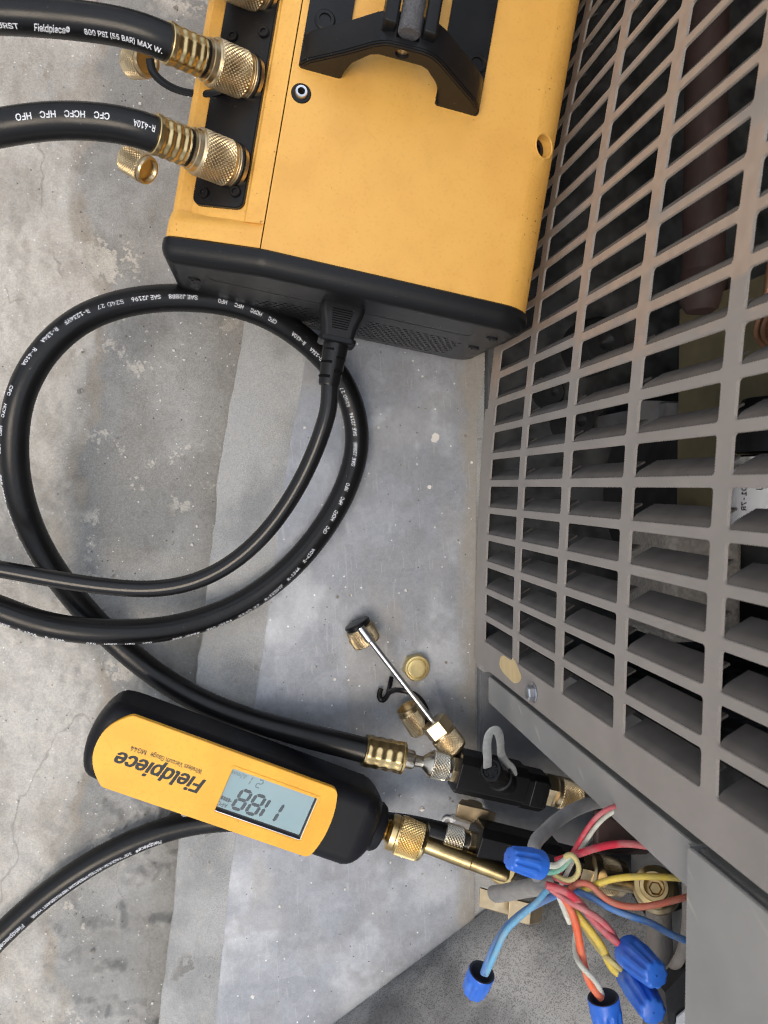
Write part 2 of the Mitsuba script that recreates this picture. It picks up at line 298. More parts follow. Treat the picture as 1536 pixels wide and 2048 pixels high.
def flat_text(text, h, width=None, depth=.00015, bold=False, shear=0):
    m = meshkit.text_mesh(text, h, depth, bold)
    if width: m.apply_scale([width/m.bounds[1][0], 1, 1])
    if shear: m.vertices[:, 0] += shear*m.vertices[:, 1]
    return m
def tube_text(path, text, s0, h, r, phi, width=None, bold=True, flip=1, shear=0):
    """Lettering printed round a tube: reads along the path (flip=1) or against it (-1); phi(s) is its angle from the top towards the left."""
    m = flat_text(text, h, width, .00012, bold, shear); m.vertices[:, 1] -= h/2
    s = s0+flip*m.vertices[:, 0]; c, t, n, l = path.at(s)
    ph = np.array([phi(x) for x in s0+flip*m.vertices[:, 0]])+flip*m.vertices[:, 1]/r
    rr = (r+.00003+m.vertices[:, 2])[:, None]
    m.vertices = c+rr*(np.cos(ph)[:, None]*n+np.sin(ph)[:, None]*l)
    return m, abs(m.vertices.shape[0])
def textw(text, h, bold=True): return meshkit.text_mesh(text, h, .0001, bold).bounds[1][0]
def panel(pts, t):
    """A thick convex plate through 3-D corner points, extruded by the vector t."""
    pts = np.asarray(pts); return tm(hull(np.vstack([pts, pts+np.asarray(t)]), 0))
def socket_screw(key, name, p0, d, r, h, m='black_plastic', head='black_hole'):
    k = obj(name, cat(turned(p0, d, [(-.001, r), (h*.6, r), (h, r*.86), (h, r*.55), (h*.35, r*.5)], 28, caps=False), hexnut(p0, d, 0, h*.36, r*1.05)), m, key)
    obj('socket', hexnut(p0, d, 0, h*.45, r*.9, ch=.00005), head, k)
    return k

# ---------------------------------------------------------------- ground and pad
def ground_mesh():
    fine = lambda a, b, s: np.arange(a, b, s)
    xs = np.r_[-30, -8, -3, -1.2, -.6, -.35, fine(-.215, .03, .0016), .05, .1, .2, .4, .9, 3, 8, 30]
    ys = np.r_[-30, -8, -3, -1.2, -.6, fine(-.41, .35, .0016), .4, .6, 1.2, 3, 8, 30]
    x, y = np.meshgrid(xs, ys, indexing='ij')
    p = np.stack([x*1., y, np.zeros_like(x)], -1)
    wob = (meshkit.fbm(p*14+3, 4)-.5)*.055
    d = x+.117+.03*np.clip((-.12-y)/.22, 0, 1)-.012*np.clip((y-.1)/.2, 0, 1)+wob
    sm = np.clip((d+.008)/.02, 0, 1)
    low = np.clip((-.06-y)/.16, 0, 1)
    rough = (meshkit.fbm(p*55, 4, 2)-.5)*.0065+(meshkit.fbm(p*220, 4, 5)-.5)*.0032
    fine_ = (meshkit.fbm(p*40, 3, 7)-.5)*.0030+(meshkit.fbm(p*330, 3, 9)-.5)*.0008
    lump = np.clip(meshkit.fbm(p*95, 3, 12)-.58, 0, 1)*.020*low
    z = -.0145+(1-sm)*(.0026+rough)+sm*(fine_+lump)
    z = np.where(x > .0, -.016, z)
    n, m = x.shape; i = np.arange(n-1)[:, None]*m+np.arange(m-1)[None]
    q = np.stack([i, i+m, i+m+1, i+1], -1).reshape(-1, 4)
    return np.stack([x, y, z], -1).reshape(-1, 3), q
struct('ground', ground_mesh(), 'concrete', smooth=True)
# the equipment pad: chamfered slab, its left edge a little chipped
rng = np.random.default_rng(4)
edge = np.array([(.06, .9), (.018, .30), (-0.0083, 0.1052, 0)[:2], (-0.0239, 0.0138, 0)[:2], (-0.0382, -0.1121, 0)[:2], (-0.0636, -0.336, 0)[:2], (-.085, -.47), (-.16, -1.0)])
ey = np.linspace(.9, -1., 500); ex = np.interp(-ey, -edge[:, 1], edge[:, 0])
ex = ex+(meshkit.fbm(np.stack([ey*0, ey*60, ey*0], 1), 4)-.5)*.0030
padp = sg.Polygon(np.vstack([np.stack([ex, ey], 1), [(1.2, -1.0), (1.2, .9)]]))
struct('concrete_pad', extrude(padp, -.05, 0, .0012), 'pad_concrete')
l2 = np.array([(.11, .6), (0.0303, 0.0622, 0)[:2], (0.0226, 0.0243, 0)[:2], (0.0091, -0.0792, 0)[:2], (-0.0194, -0.2702, 0)[:2], (-0.0304, -0.3749, 0)[:2], (-.075, -.7)])
ly = np.linspace(.6, -.7, 160); lx = np.interp(-ly, -l2[:, 1], l2[:, 0])
sheet = sg.Polygon(np.vstack([np.stack([lx, ly], 1), [(.1565, -.7), (.1565, .05), (.175, .15), (.22, .3), (.24, .6)]]))
tag = obj('metal_sheet', extrude(sheet, .0002, .0018, .0005), 'galvanized', smooth=False)
labels[tag] = {'label': 'mottled blue-grey galvanized metal sheet lying on the concrete pad under the fittings', 'category': 'metal sheet'}
# loose grit
g = []
for i in range(230):
    x, y = rng.uniform(-.17, -.02), rng.uniform(-.38, .33)
    if rng.random() < .35: x, y, z0 = rng.uniform(.03, .15), rng.uniform(-.3, .1), .0018
    else:
        z0 = -.0135
        if x > np.interp(-y, -edge[:, 1], edge[:, 0])-.004: continue
    s = rng.uniform(.0003, .0011)*(1 if rng.random() < .9 else 1.7)
    q = trimesh.creation.icosphere(1, s); q.vertices *= rng.uniform(.6, 1.2, (len(q.vertices), 1)); q.vertices[:, 2] *= .6; q.apply_translation([x, y, z0+s*.3]); g.append(q)
for (x, y), s in ((((0.126, 0.0337, 0)[:2]), .0034), (((0.1481, 0.0354, 0)[:2]), .0012), (((0.1217, -0.0012, 0)[:2]), .0014), (((0.0648, -0.0772, 0)[:2]), .0011), (((0.1527, 0.0164, 0)[:2]), .0010), (((0.097, -0.0673, 0)[:2]), .0008), (((0.0148, -0.2949, 0)[:2]), .0011), (((0.1498, -0.3613, 0)[:2]), .0010), (((-0.0046, -0.3574, 0)[:2]), .0013)):
    a = np.linspace(0, 2*np.pi, 22, endpoint=False); r_ = s*(.7+.5*rng.random(22)); g.append(extrude(sg.Polygon(np.stack([x+r_*np.cos(a), y+r_*np.sin(a)], 1)).buffer(0), .0017, .00205))
tag = obj('grit', cat(*g), 'grit', smooth=False); labels[tag] = {'label': 'fine pale grit scattered over the concrete and the metal sheet', 'category': 'grit', 'kind': 'stuff'}

# ---------------------------------------------------------------- condensing unit: louvred grille, frame, access opening, what is inside
unitk = thing('condenser_unit', 'grey-brown louvred metal housing of an outdoor condenser, right of the yellow pump', 'air conditioner')
WY = np.array([-.40, -.1131, -.094, -.0751, -.0564, -.0378, -.0191, -.0008, .0181, .0365, .0551, .0732, .0919, .1107, .1285, .1473, .1668, .20, .26, .36])
WX = np.array([.1545, .1545, .1550, .1557, .1563, .1567, .1573, .1582, .1596, .1607, .1619, .1637, .1655, .1677, .1702, .1731, .1762, .182, .193, .213])
from scipy.interpolate import UnivariateSpline
wall_spl = UnivariateSpline(WY, WX, k=3, s=1.2e-6)
def wall(y): return wall_spl(y)
def wall_map(m):              # mesh with x = along y, y = up, z = outwards -> bent along the plan curve
    v = m.vertices; y = v[:, 0]; x = wall(y); dx = wall_spl.derivative()(y); n = np.stack([-np.ones_like(dx), dx], 1); n /= np.linalg.norm(n, axis=1)[:, None]
    m.vertices = np.stack([x+n[:, 0]*v[:, 2], y+n[:, 1]*v[:, 2], v[:, 1]], 1); m.invert(); return m
PITCH, SLOT = .01852, .0142
tops = [-.0008-PITCH*k for k in range(-18, 6)]             # image-upper edge of each row of slots
zs = [(.0262+.0645*j, .0262+.0645*j+.0555) for j in range(6)]
slots = []
for z0, z1 in zs:
    for yt in tops:
        slots.append((rrect(yt-SLOT, yt, z0, z1, .0016, 4), yt, z0, z1))
face = shapely.difference(sg.box(-.1262, .0035, .345, .416), shapely.union_all([s[0] for s in slots]))
fm = extrude(face, -.0011, 0, .00025)
fm = trimesh.Trimesh(fm.vertices, fm.faces, process=True)
v, f = trimesh.remesh.subdivide_to_size(fm.vertices, fm.faces, .024, max_iter=12)
grille = obj('grille', wall_map(trimesh.Trimesh(v, f)), 'grille_paint', unitk, smooth=30)
# louvre tab of each slot: rooted in the slot's near edge, bent inwards and back
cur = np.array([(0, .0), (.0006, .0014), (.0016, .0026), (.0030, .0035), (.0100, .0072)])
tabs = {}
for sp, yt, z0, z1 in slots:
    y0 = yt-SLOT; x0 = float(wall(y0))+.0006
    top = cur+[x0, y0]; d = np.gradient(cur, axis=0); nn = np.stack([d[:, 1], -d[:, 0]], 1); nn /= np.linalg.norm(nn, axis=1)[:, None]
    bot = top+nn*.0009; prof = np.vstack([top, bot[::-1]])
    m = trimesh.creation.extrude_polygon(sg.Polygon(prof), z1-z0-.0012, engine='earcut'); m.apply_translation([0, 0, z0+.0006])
    obj('louver', m, 'shaded_louver_paint', grille, smooth=28)
# worn patch and hex screw on the lower edge of the grille
a = np.linspace(0, 2*np.pi, 28, endpoint=False); rr = 1+.05*np.sin(3*a+1)+.04*np.sin(5*a)
patch = sg.Polygon(np.stack([-.1138+.0072*rr*np.cos(a), .0785+.0195*rr*np.sin(a)], 1)).difference(shapely.union_all([s[0].buffer(.0006) for s in slots]))
obj('worn_patch', wall_map(extrude(patch, .0001, .00025)), 'worn_paint', unitk, label='round tan worn patch on the grille edge')
sc0 = V(float(wall(-.1175))-.0002, -.1178, .118)
scr = obj('screw', cat(hexnut(sc0, (-1, 0, 0), .0004, .0042, .0078, .3), ring(sc0, (-1, 0, 0), 0, .0007, .0056)), 'zinc_screw', unitk, label='shiny hex head screw at the grille edge')
# the recessed rail beside the grille and the access panel
rail = cat(moved(extrude(rrect(-.1512, -.1325, .024, .420, .003), 0, .0012, .0003), [[0, 0, -1], [1, 0, 0], [0, 1, 0]], (.1600, 0, 0)),
           box(.1600, .170, -.1512, -.1500, .024, .42), box(.1600, .170, -.1337, -.1325, .026, .42))
obj('corner_rail', rail, 'cabinet_paint', unitk, smooth=30)
acc = extrude(rrect(-.42, -.1313, .2695, .46, .002), 0, .0012, .0003)
obj('access_panel', cat(moved(acc, [[0, 0, -1], [1, 0, 0], [0, 1, 0]], (.1552, 0, 0)), box(.1552, .19, -.42, -.1313, .2683, .2695)), 'cabinet_paint', unitk, smooth=30)
obj('side_post', box(.1565, .163, -.131, -.1262, 0, .02), 'cabinet_paint', unitk, smooth=30)
# base pan and inner walls
pan = sg.Polygon([(.1575, -.124), (.1575, -.22), (.19, -.30), (.25, -.42), (.60, -.42), (.60, -.124)])
obj('base_pan', extrude(pan, .0015, .010, .001), 'inner_pan', unitk, smooth=30)
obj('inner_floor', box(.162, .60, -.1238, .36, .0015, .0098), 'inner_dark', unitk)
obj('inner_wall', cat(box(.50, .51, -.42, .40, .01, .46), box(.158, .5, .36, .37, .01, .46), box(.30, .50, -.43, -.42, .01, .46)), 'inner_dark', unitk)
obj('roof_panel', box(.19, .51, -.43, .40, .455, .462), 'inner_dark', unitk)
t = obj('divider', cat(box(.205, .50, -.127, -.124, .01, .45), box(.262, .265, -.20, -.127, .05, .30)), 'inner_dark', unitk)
comp = obj('compressor', turned((.335, -.005, .01), (0, 0, 1), [(0, .085), (.13, .085), (.16, .078), (.18, .05), (.185, 0.001)], 48), 'black_paint', unitk)
for (x_, y_, r_, h_) in ((.236, .098, .020, .030), (.222, .045, .014, .022), (.205, .065, .010, .016)): obj('rubber_foot', turned((x_, y_, .0098), (0, 0, 1), [(0, r_), (h_*.7, r_*.95), (h_, r_*.7), (h_, r_*.3), (h_*.8, .0003)], 28), 'black_paint', unitk)
obj('pipe_bracket', cat(box(.245, .262, .03, .05, .0098, .10), box(.228, .262, .028, .052, .088, .092)), 'inner_pan', unitk)
obj('pad_block', rbox(.215, .26, -.085, -.02, .10, .155, .006), 'fibre_pad', unitk)
pth = Path([(.246, .36, .134), (.246, .2, .134), (.246, .118, .134)], .004, 0)
obj('suction_pipe', cat(pth.tube(.0112, 28), turned((.246, .119, .134), (0, -1, 0), [(0, .0113), (.008, .0128), (.016, .0125), (.022, .009), (.024, .001)], 30)), 'brown_pipe', unitk)
pth = Path([(.262, .02, .30), (.30, .03, .25), (.31, .05, .18), (.30, .06, .10), (.30, .06, .04)], .004, 4)
obj('discharge_pipe', pth.tube(.007, 18), 'brown_pipe', unitk)
obj('insulation_panel', cat(box(.250, .253, -.014, .105, .105, .185)), 'insulation_board', unitk)
for k in range(3):
    pth = Path([(.215+.004*k, .15, .245-.012*k), (.215+.004*k, .10, .243-.012*k), (.216+.004*k, .080, .238-.012*k), (.222+.004*k, .068, .22-.01*k), (.25, .062, .20)], .004, 3)
    obj('copper_line', pth.tube(.0018, 12), 'copper', unitk)
capk = obj('capacitor', turned((.222, -.022, .228), unit((0, 1, 0)), [(0, .019), (.03, .019), (.031, .0205), (.034, .0205), (.035, .0185), (.036, .001)], 40), 'steel', unitk)
obj('capacitor_cover', turned((.222, .0142, .228), (0, 1, 0), [(0, .0186), (.018, .0186), (.023, .015), (.024, .001)], 36), 'black_plastic', capk)
lab = Path([(.222, -.022, .228), (.222, -.012, .228), (.222, .002, .228)], .002, 0)
obj('rating_label', turned((.222, -.021, .228), (0, 1, 0), [(0, .01915), (.028, .01915)], 40, caps=False), 'paper_label', capk)
ms = []
for i, (tx, zz) in enumerate([('S7D1-7R', .75), ('25J', 1.12)]):
    m = flat_text(tx, .0026, None, .0001, True); v = m.vertices.copy()
    w = m.bounds[1][0]; ang = math.pi+zz-.55-(v[:, 1])/.0192; yy = .004-(v[:, 0])*.9
    m.vertices = np.stack([.222+(.0192+v[:, 2])*np.cos(ang), yy, .228-(.0192+v[:, 2])*np.sin(ang)], 1); ms.append(m)
obj('lettering', cat(*ms), 'black_ink', capk, smooth=False)
# liquid-line stub, service valve and pipes in the access opening
def pipe(name, pts, r, m, parent, label=None, step=.003, seg=20, **k): return obj(name, Path(pts, step, 4).tube(r, seg, **k), m, parent, label=label)
sv = thing('service_valve', 'open-topped brass service valve with a hex socket inside, right of the knurled fittings', 'valve')
b0, bd = V(*(0.2598, -0.269, 0.075)), unit(V(*(0.2325, -0.239, 0.115))-V(*(0.2598, -0.269, 0.075)))
ln = np.linalg.norm(V(*(0.2325, -0.239, 0.115))-b0)
obj('body', turned(b0, bd, [(-.024, .008), (0, .008), (.004, .0118), (ln-.004, .0118), (ln-.003, .0112), (ln-.002, .0112), (ln-.001, .0085), (ln, .0080), (ln, .0060), (ln-.0015, .0054), (ln-.020, .0052), (ln-.020, .0005)], 44, caps=False), 'gold_brass', sv, smooth=30)
obj('collar', turned(b0, bd, [(ln*.35, .0118), (ln*.38, .0138), (ln*.62, .0138), (ln*.66, .0118)], 44, caps=False), 'aged_brass', sv)
obj('socket_stem', cat(hexnut(b0, bd, ln-.021, ln-.014, .0068, .2)), 'brass', sv)
obj('side_boss', cat(ring(V(*(0.2031, -0.2529, 0.07)), V(*(0.2527, -0.2657, 0.07))-V(*(0.2031, -0.2529, 0.07)), .020, .055, .0058)), 'aged_brass', sv)
pp = thing('refrigerant_pipe', 'thick dusty grey pipe running down from the brass service valve', 'pipe')
pipe('pipe', [(0.2532, -0.2667, 0.085), (0.2523, -0.2812, 0.088), (0.2522, -0.3028, 0.09), (0.2458, -0.3179, 0.1), (0.2381, -0.3318, 0.11), (0.2345, -0.3563, 0.11)], .0080, 'grey_pipe', pp)
k = thing('grey_wire_loop', 'thin pale grey tube curving behind the thick dusty pipe', 'tube')
pipe('tube', [(0.1854, -0.1559, 0.22), (0.213, -0.2033, 0.18), (0.2319, -0.2443, 0.15), (0.2413, -0.2724, 0.13), (0.2438, -0.2932, 0.115), (0.245, -0.3098, 0.1)], .0032, 'grey_pipe', k)
inn = thing('inner_bracket', 'dark blue-grey sheet metal bracket behind the wires inside the access opening', 'bracket')
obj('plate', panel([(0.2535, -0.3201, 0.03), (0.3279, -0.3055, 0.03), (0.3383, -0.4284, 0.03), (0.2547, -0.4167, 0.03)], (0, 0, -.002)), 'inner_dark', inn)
obj('foot', panel([(0.2456, -0.21, 0.03), (0.2637, -0.2113, 0.03), (0.2652, -0.3214, 0.03), (0.2508, -0.3199, 0.03)], (0, 0, -.004)), 'black_paint', inn)
obj('bar', panel([(0.2315, -0.2935, 0.13), (0.2509, -0.2765, 0.13), (0.2539, -0.3001, 0.13), (0.2344, -0.3162, 0.13)], (0, 0, -.01)), 'black_paint', inn)
obj('tag', panel([(0.2384, -0.3078, 0.132), (0.2525, -0.2977, 0.132), (0.2535, -0.3202, 0.132), (0.237, -0.321, 0.132)], (0, 0, -.001)), 'paper_label', inn)
v2 = thing('pipe_clamp_block', 'rusty brown block under the pink twisted wires inside the opening', 'block')
obj('block', hull([(0.2333, -0.2281, 0.04), (0.2541, -0.2404, 0.04), (0.2734, -0.2528, 0.04), (0.2505, -0.2562, 0.04), (0.2335, -0.2512, 0.04), (0.2447, -0.2412, 0.025), (0.2782, -0.2661, 0.025), (0.243, -0.2631, 0.025)], .003), 'brown_pipe', v2)

# dark speckled cover lying at the bottom of the view
cov = thing('cover_panel', 'dark speckled metal cover with one rounded edge lying at the bottom under the wires', 'metal cover')
p0, p1 = V(*(0.1874, -0.3034, 0.034)), V(*(0.0776, -0.3727, 0.034)); ed = unit(p1-p0); side = unit(np.cross(ed, (0, 0, 1)));  side = side if side[0] > 0 else -side
L0 = np.linalg.norm(p1-p0)+.13; R = .024; p0 = p0-ed*.07
prof = [(R-R*math.cos(x), R*math.sin(x)) for x in np.linspace(.0, math.pi/2, 14)]+[(.15, R+.002), (.15, R-.001)]+[(R-(R-.003)*math.cos(x), (R-.003)*math.sin(x)) for x in np.linspace(math.pi/2, 0, 14)]
m = trimesh.creation.extrude_polygon(sg.Polygon(prof), L0, engine='earcut')
m.vertices = (p0+V(0, 0, -.032))[None]-side*.004+m.vertices[:, :1]*side+m.vertices[:, 1:2]*V(0, 0, 1.33)+m.vertices[:, 2:]*ed
obj('sheet', trimesh.Trimesh(m.vertices, m.faces), 'speckled_metal', cov, smooth=40)

# ---------------------------------------------------------------- yellow vacuum pump (local axes: a to the right, b away from its rear face, z up)
PO = V(*(0.0028, 0.1178)); AN = math.radians(-9.92)
PE = np.array([[math.cos(AN), -math.sin(AN), 0], [math.sin(AN), math.cos(AN), 0], [0, 0, 1]])
def PW(*l): return PE@V(*l)+V(PO[0], PO[1], 0)
def pump(m): return moved(m, PE, (PO[0], PO[1], 0))
def prism_b(poly, b0, b1):     # polygon in (a, z) extruded along b
    m = trimesh.creation.extrude_polygon(poly, b1-b0, engine='earcut'); v = m.vertices
    m.vertices = np.stack([v[:, 0], b0+v[:, 2], v[:, 1]], 1); m.invert(); return m
pk = thing('vacuum_pump', 'yellow vacuum pump with black handle bracket and black rear end cap, standing beside the grille', 'vacuum pump')
zs_ = lambda a: .135+.36*a
def arc(cx, cz, r, a0, a1, n=8): return [(cx+r*math.cos(math.radians(t)), cz+r*math.sin(math.radians(t))) for t in np.linspace(a0, a1, n)]
right = arc(.1285, .117, .018, 90, 8, 12)+[(.1468, .10), (.1462, .012)]
main = sg.Polygon([(.0003, .012), (.0003, .1346)]+[(.0012, .135)]+right)
left = sg.Polygon([(-.0003, .012), (-.0003, .1346), (-.0012, zs_(-.0014)+.0001), (-.0095, zs_(-.0095)), (-.0105, zs_(-.0105)-.0018), (-.0375, zs_(-.0375)-.0024), (-.0385, zs_(-.0385)-.0016)]+arc(-.0418, .1155, .0052, 110, 182, 6)+[(-.0472, .10), (-.0465, .012)])
lip = sg.Polygon([(-.0003, .012), (-.0003, .1346), (-.0012, zs_(-.0014)+.0001), (-.012, zs_(-.012)+.001)]+[(-.028, zs_(-.028)+.0028)]+arc(-.0424, .1172, .0056, 105, 182, 7)+[(-.0480, .10), (-.0470, .012)])
# top cover with the handle recess and a screw hole in the right flank
cov_m = m3.Manifold.extrude(m3.CrossSection([np.array(main.exterior.coords)[:-1].tolist()], m3.FillRule.NonZero), .40).transform(np.array([[1, 0, 0, 0], [0, 0, -1, .40], [0, 1, 0, 0.]]))
hc = V(.1366, .0875, .1331); hd = unit(V(.45, 0, .893))
cyl = m3.Manifold.cylinder(.03, .0060, .0060, 32).transform(np.column_stack([frame(hd), hc-hd*.0065]))
cov_m = cov_m-cyl
obj('top_cover', pump(tm(cov_m)), 'yellow_plastic', pk, smooth=28)
rimm = trimesh.creation.torus(.0063, .0006, major_sections=40, minor_sections=10)
obj('hole_rim', pump(moved(rimm, frame(hd), hc-hd*.0004)), 'yellow_plastic', pk)
obj('recessed_screw', pump(turned(hc-hd*.0066, hd, [(0, .0052), (.0012, .0052), (.002, .0042), (.0021, .0022), (.0008, .002), (.0008, .0002)], 24)), 'black_plastic', pk)
obj('side_cover', pump(prism_b(left, .0125, .40)), 'yellow_plastic', pk, smooth=28)
# raised ridge closing the recessed side strip at its rear end
lv = []
for b, f in ((.0003, 1.), (.0075, 1.), (.0100, .85), (.0118, .5), (.0132, .15), (.0140, 0.)):
    pa = np.array(lip.exterior.coords)[:-1]; n = len(pa); pl = []
    for q in pa:
        za = zs_(q[0])-.0022 if q[0] > -.0402 else q[1]-.0012
        pl.append((q[0]+(0 if q[0] > -.0402 else (1-f)*.0009), b, q[1] if q[1] < .02 or q[0] > -.001 else za+(q[1]-za)*f))
    lv.append(pl)
obj('end_ridge', pump(grid_tube(np.array(lv)[:, ::-1])), 'yellow_plastic', pk, smooth=35)
# rear end cap: black, generous edge radius
capo = sg.Polygon([(.0003, .008)]+arc(-.0338, .022, .0145, -90, -178, 8)+[(-.0492, .10)]+arc(-.0428, .1175, .0064, 180, 106, 7)+[(-.012, zs_(-.012)+.0022), (.002, .1368)]+arc(.1285, .1172, .0196, 90, 4, 12)+[(.1484, .10), (.1478, .030)]+arc(.1318, .024, .016, 5, -90, 9)).buffer(0)
rings = []
N = 260
def outline(poly):
    e = sg.LineString(np.array(poly.exterior.coords)); return np.array([e.interpolate(t, normalized=True).coords[0] for t in np.linspace(0, 1, N, endpoint=False)])
base = outline(capo); cen = np.array([.05, .07])
nr = np.roll(base, -1, 0)-np.roll(base, 1, 0); nr = np.stack([nr[:, 1], -nr[:, 0]], 1); nr /= np.linalg.norm(nr, axis=1)[:, None]
if (nr*(base-cen)).sum() < 0: nr = -nr
for k in range(6): nr = .25*np.roll(nr, 1, 0)+.5*nr+.25*np.roll(nr, -1, 0)
def slope_b(z): return -.0065-.0058*np.clip(z/.13, 0, 1)
for off, ins in [(.0, .0012), (-.0004, .0002), (-.0035, .0)]:
    q = base-nr*ins; rings.append(np.stack([q[:, 0], np.full(N, off)+(-.0004 if off else 0), q[:, 1]], 1))
RR = .0072
for th in np.linspace(10, 90, 9):
    s_, c_ = math.sin(math.radians(th)), math.cos(math.radians(th)); q = base-nr*(RR*(1-c_))
    bb = -.0035-(-.0035-slope_b(base[:, 1]))*s_; rings.append(np.stack([q[:, 0], bb, q[:, 1]], 1))
rm = grid_tube(np.array(rings), caps=False)
inner = sg.Polygon(base-nr*RR).buffer(0)
# rear face plate, pierced by the vent field and the long grip groove
holes = []
for r in range(11):
    for c in range(30):
        a, z = .0 + c*.0042+(r % 2)*.0021, .026+r*.0052
        if .031 < a < .066 and z > .058: continue
        if ((a-.064)/.066)**4+((z-.052)/.029)**4 < 1: holes.append(sg.Point(a, z).buffer(.00135, quad_segs=3))
groove = rrect(-.026, .1225, .0970, .1125, .005, 5)
plate = inner.difference(shapely.union_all(holes+[groove]))
fp = trimesh.creation.extrude_polygon(plate, .0018, engine='earcut'); v = fp.vertices
fp.vertices = np.stack([v[:, 0], slope_b(v[:, 1])+v[:, 2], v[:, 1]], 1)
fp.merge_vertices()
cap = obj('rear_cap', pump(cat(rm)), 'black_plastic', pk, smooth=40)
obj('rear_face', pump(fp), 'black_plastic', cap, smooth=False)
gb = []
for off, dep in ((0, 0), (.0008, .001), (.0012, .0100)):
    q = outline(groove.buffer(-off)); gb.append(np.stack([q[:, 0], slope_b(q[:, 1])+.0002+dep, q[:, 1]], 1))
obj('grip_groove', pump(grid_tube(np.array(gb)[::-1])), 'black_plastic', cap)
obj('vent_backing', pump(box(-.004, .135, .0010, .0015, .018, .09)), 'black_hole', cap, smooth=False)
for a, z in ((-.034, .090), (.134, .106), (.134, .070)):
    obj('cap_screw', pump(turned(V(a, float(slope_b(z)), z), (0, -1, 0), [(-.001, .0034), (.0006, .0034), (.001, .0028), (.0010, .0018), (.0002, .0016), (.0002, .0001)], 24)), 'black_plastic', cap)
# black port plate with four socket screws
U = unit(V(1, 0, .36)); NN = unit(V(-.36, 0, 1)); SL = np.stack([U, V(0, 1, 0), NN], 1); sl0 = V(0, 0, .135)
pl = sg.box(-.0375+.004, .0185+.004, -.0118-.004, .4).buffer(.004, quad_segs=6)
plate_k = obj('port_plate', pump(moved(extrude(sg.Polygon([(x/math.cos(math.atan(.36))*1., y) for x, y in pl.exterior.coords]), -.0024, .0006, .0005), SL, sl0)), 'black_anodized', pk, smooth=30)
for (a, b) in ((-.0322, .0243), (-.0166, .0264), (-.0311, .1040), (-.0160, .1070)):
    socket_screw(plate_k, 'screw', PW(a, b, zs_(a)+.0006), PE@NN, .0028, .0016, 'black_anodized')
socket_screw(pk, 'cover_bolt', PW(.0070, .0799, .135), (0, 0, 1), .0033, .0026, 'zinc_screw')
obj('bolt_washer', ring(PW(.0070, .0799, .135), (0, 0, 1), -.0002, .0006, .0050), 'black_plastic', pk)
# handle: two flat feet strips, arched bracket, foam-covered bar
for x0, x1, b0 in ((.0036, .0254, .092), (.0742, .0975, .092)):
    st = obj('foot_strip', pump(extrude(rrect(x0, x1, b0, .40, .0015), .1349, .1372, .0004)), 'black_plastic', pk, smooth=30)
    obj('strip_screw', pump(turned(V((x0+x1)/2+(-.002 if x0 < .05 else .006), .117, .1372), (0, 0, 1), [(-.0005, .0052), (.0006, .0052), (.0012, .0044), (.0012, .003), (.0003, .0028), (.0003, .0003)], 28)), 'black_plastic', st)
outer = [(.0034, .1345), (.0042, .1385), (.0075, .1430), (.0247, .1585), (.0350, .1690), (.0390, .1722), (.0430, .1740), (.0590, .1748), (.0640, .1738), (.0690, .1705), (.0925, .1475), (.0962, .1420), (.0972, .1345)]
inn_ = [(.0750, .1345), (.0745, .1430), (.0700, .1530), (.0635, .1615), (.0600, .1630), (.0400, .1625), (.0365, .1605), (.0290, .1500), (.0262, .1410), (.0252, .1345)]
arch = sg.Polygon(outer+inn_).buffer(.0)
ar = [arch.buffer(-d, quad_segs=4) for d in (.0022, .0010, .0003, 0)]
NB = 200
def orings(p, b):
    e = sg.LineString(np.array(p.exterior.coords)); s0 = e.project(sg.Point(.0172, .1345)); 
    return np.stack([np.r_[e.interpolate((s0/e.length+t) % 1, normalized=True).coords[0], b][[0, 2, 1]] for t in np.linspace(0, 1, NB, endpoint=False)])
m = []
clip = m3.Manifold.cube([1, 1, 1]).translate([-.5, -.5, .1345])
def arch_solid(d, b0, b1):
    p = arch.buffer(-d, quad_segs=4); return m3.Manifold.extrude(m3.CrossSection([np.array(p.exterior.coords)[:-1].tolist()], m3.FillRule.NonZero), b1-b0).transform(np.array([[1, 0, 0, 0], [0, 0, -1, b1], [0, 1, 0, 0.]]))
br = None
for d, b0, b1 in ((.0020, .0918, .1082), (.0010, .0921, .1079), (.0004, .0926, .1074), (0, .0934, .1066)):
    br = arch_solid(d, b0, b1) if br is None else br+arch_solid(d, b0, b1)
for x0, x1 in ((.0036, .0250), (.0752, .0970)): br = br+m3.Manifold.cube([x1-x0, .0140, .004]).translate([x0, .0928, .1346])
for s in (-1, 1):   # cheeks that hold the bar
    br = br+hull([(.0508+s*.0092+x, y, z) for x in (-.002, .002) for y in (.0985, .16) for z in (.166, .1795)], .0012, 10)
slotc = m3.Manifold.cylinder(.3, .0058, .0058, 32).transform(np.array([[1, 0, 0, .0508], [0, 0, 1, .0955], [0, -1, 0, .1765]]))
hb = m3.Manifold.cylinder(.004, .0033, .0033, 24).transform(np.array([[1, 0, 0, .0500], [0, 0, 1, .0905], [0, -1, 0, .1688]]))
br = br-slotc-hb
hk = obj('handle_bracket', pump(tm(br)), 'black_plastic', pk, smooth=35)
obj('bracket_screw', pump(turned(V(.0500, .0938, .1688), (0, -1, 0), [(-.001, .0030), (.0004, .0030), (.0006, .0016), (-.0002, .0014), (-.0002, .0001)], 20)), 'bronze_handle', hk)
bar = [(t, .0052-(.0006 if t < .0006 else 0)) for t in (0, .0006, .002)]+[(.30, .0052)]
obj('handle_bar', pump(turned(V(.0508, .0962, .1772), (0, 1, 0), bar, 32)), 'dark_foam', pk)
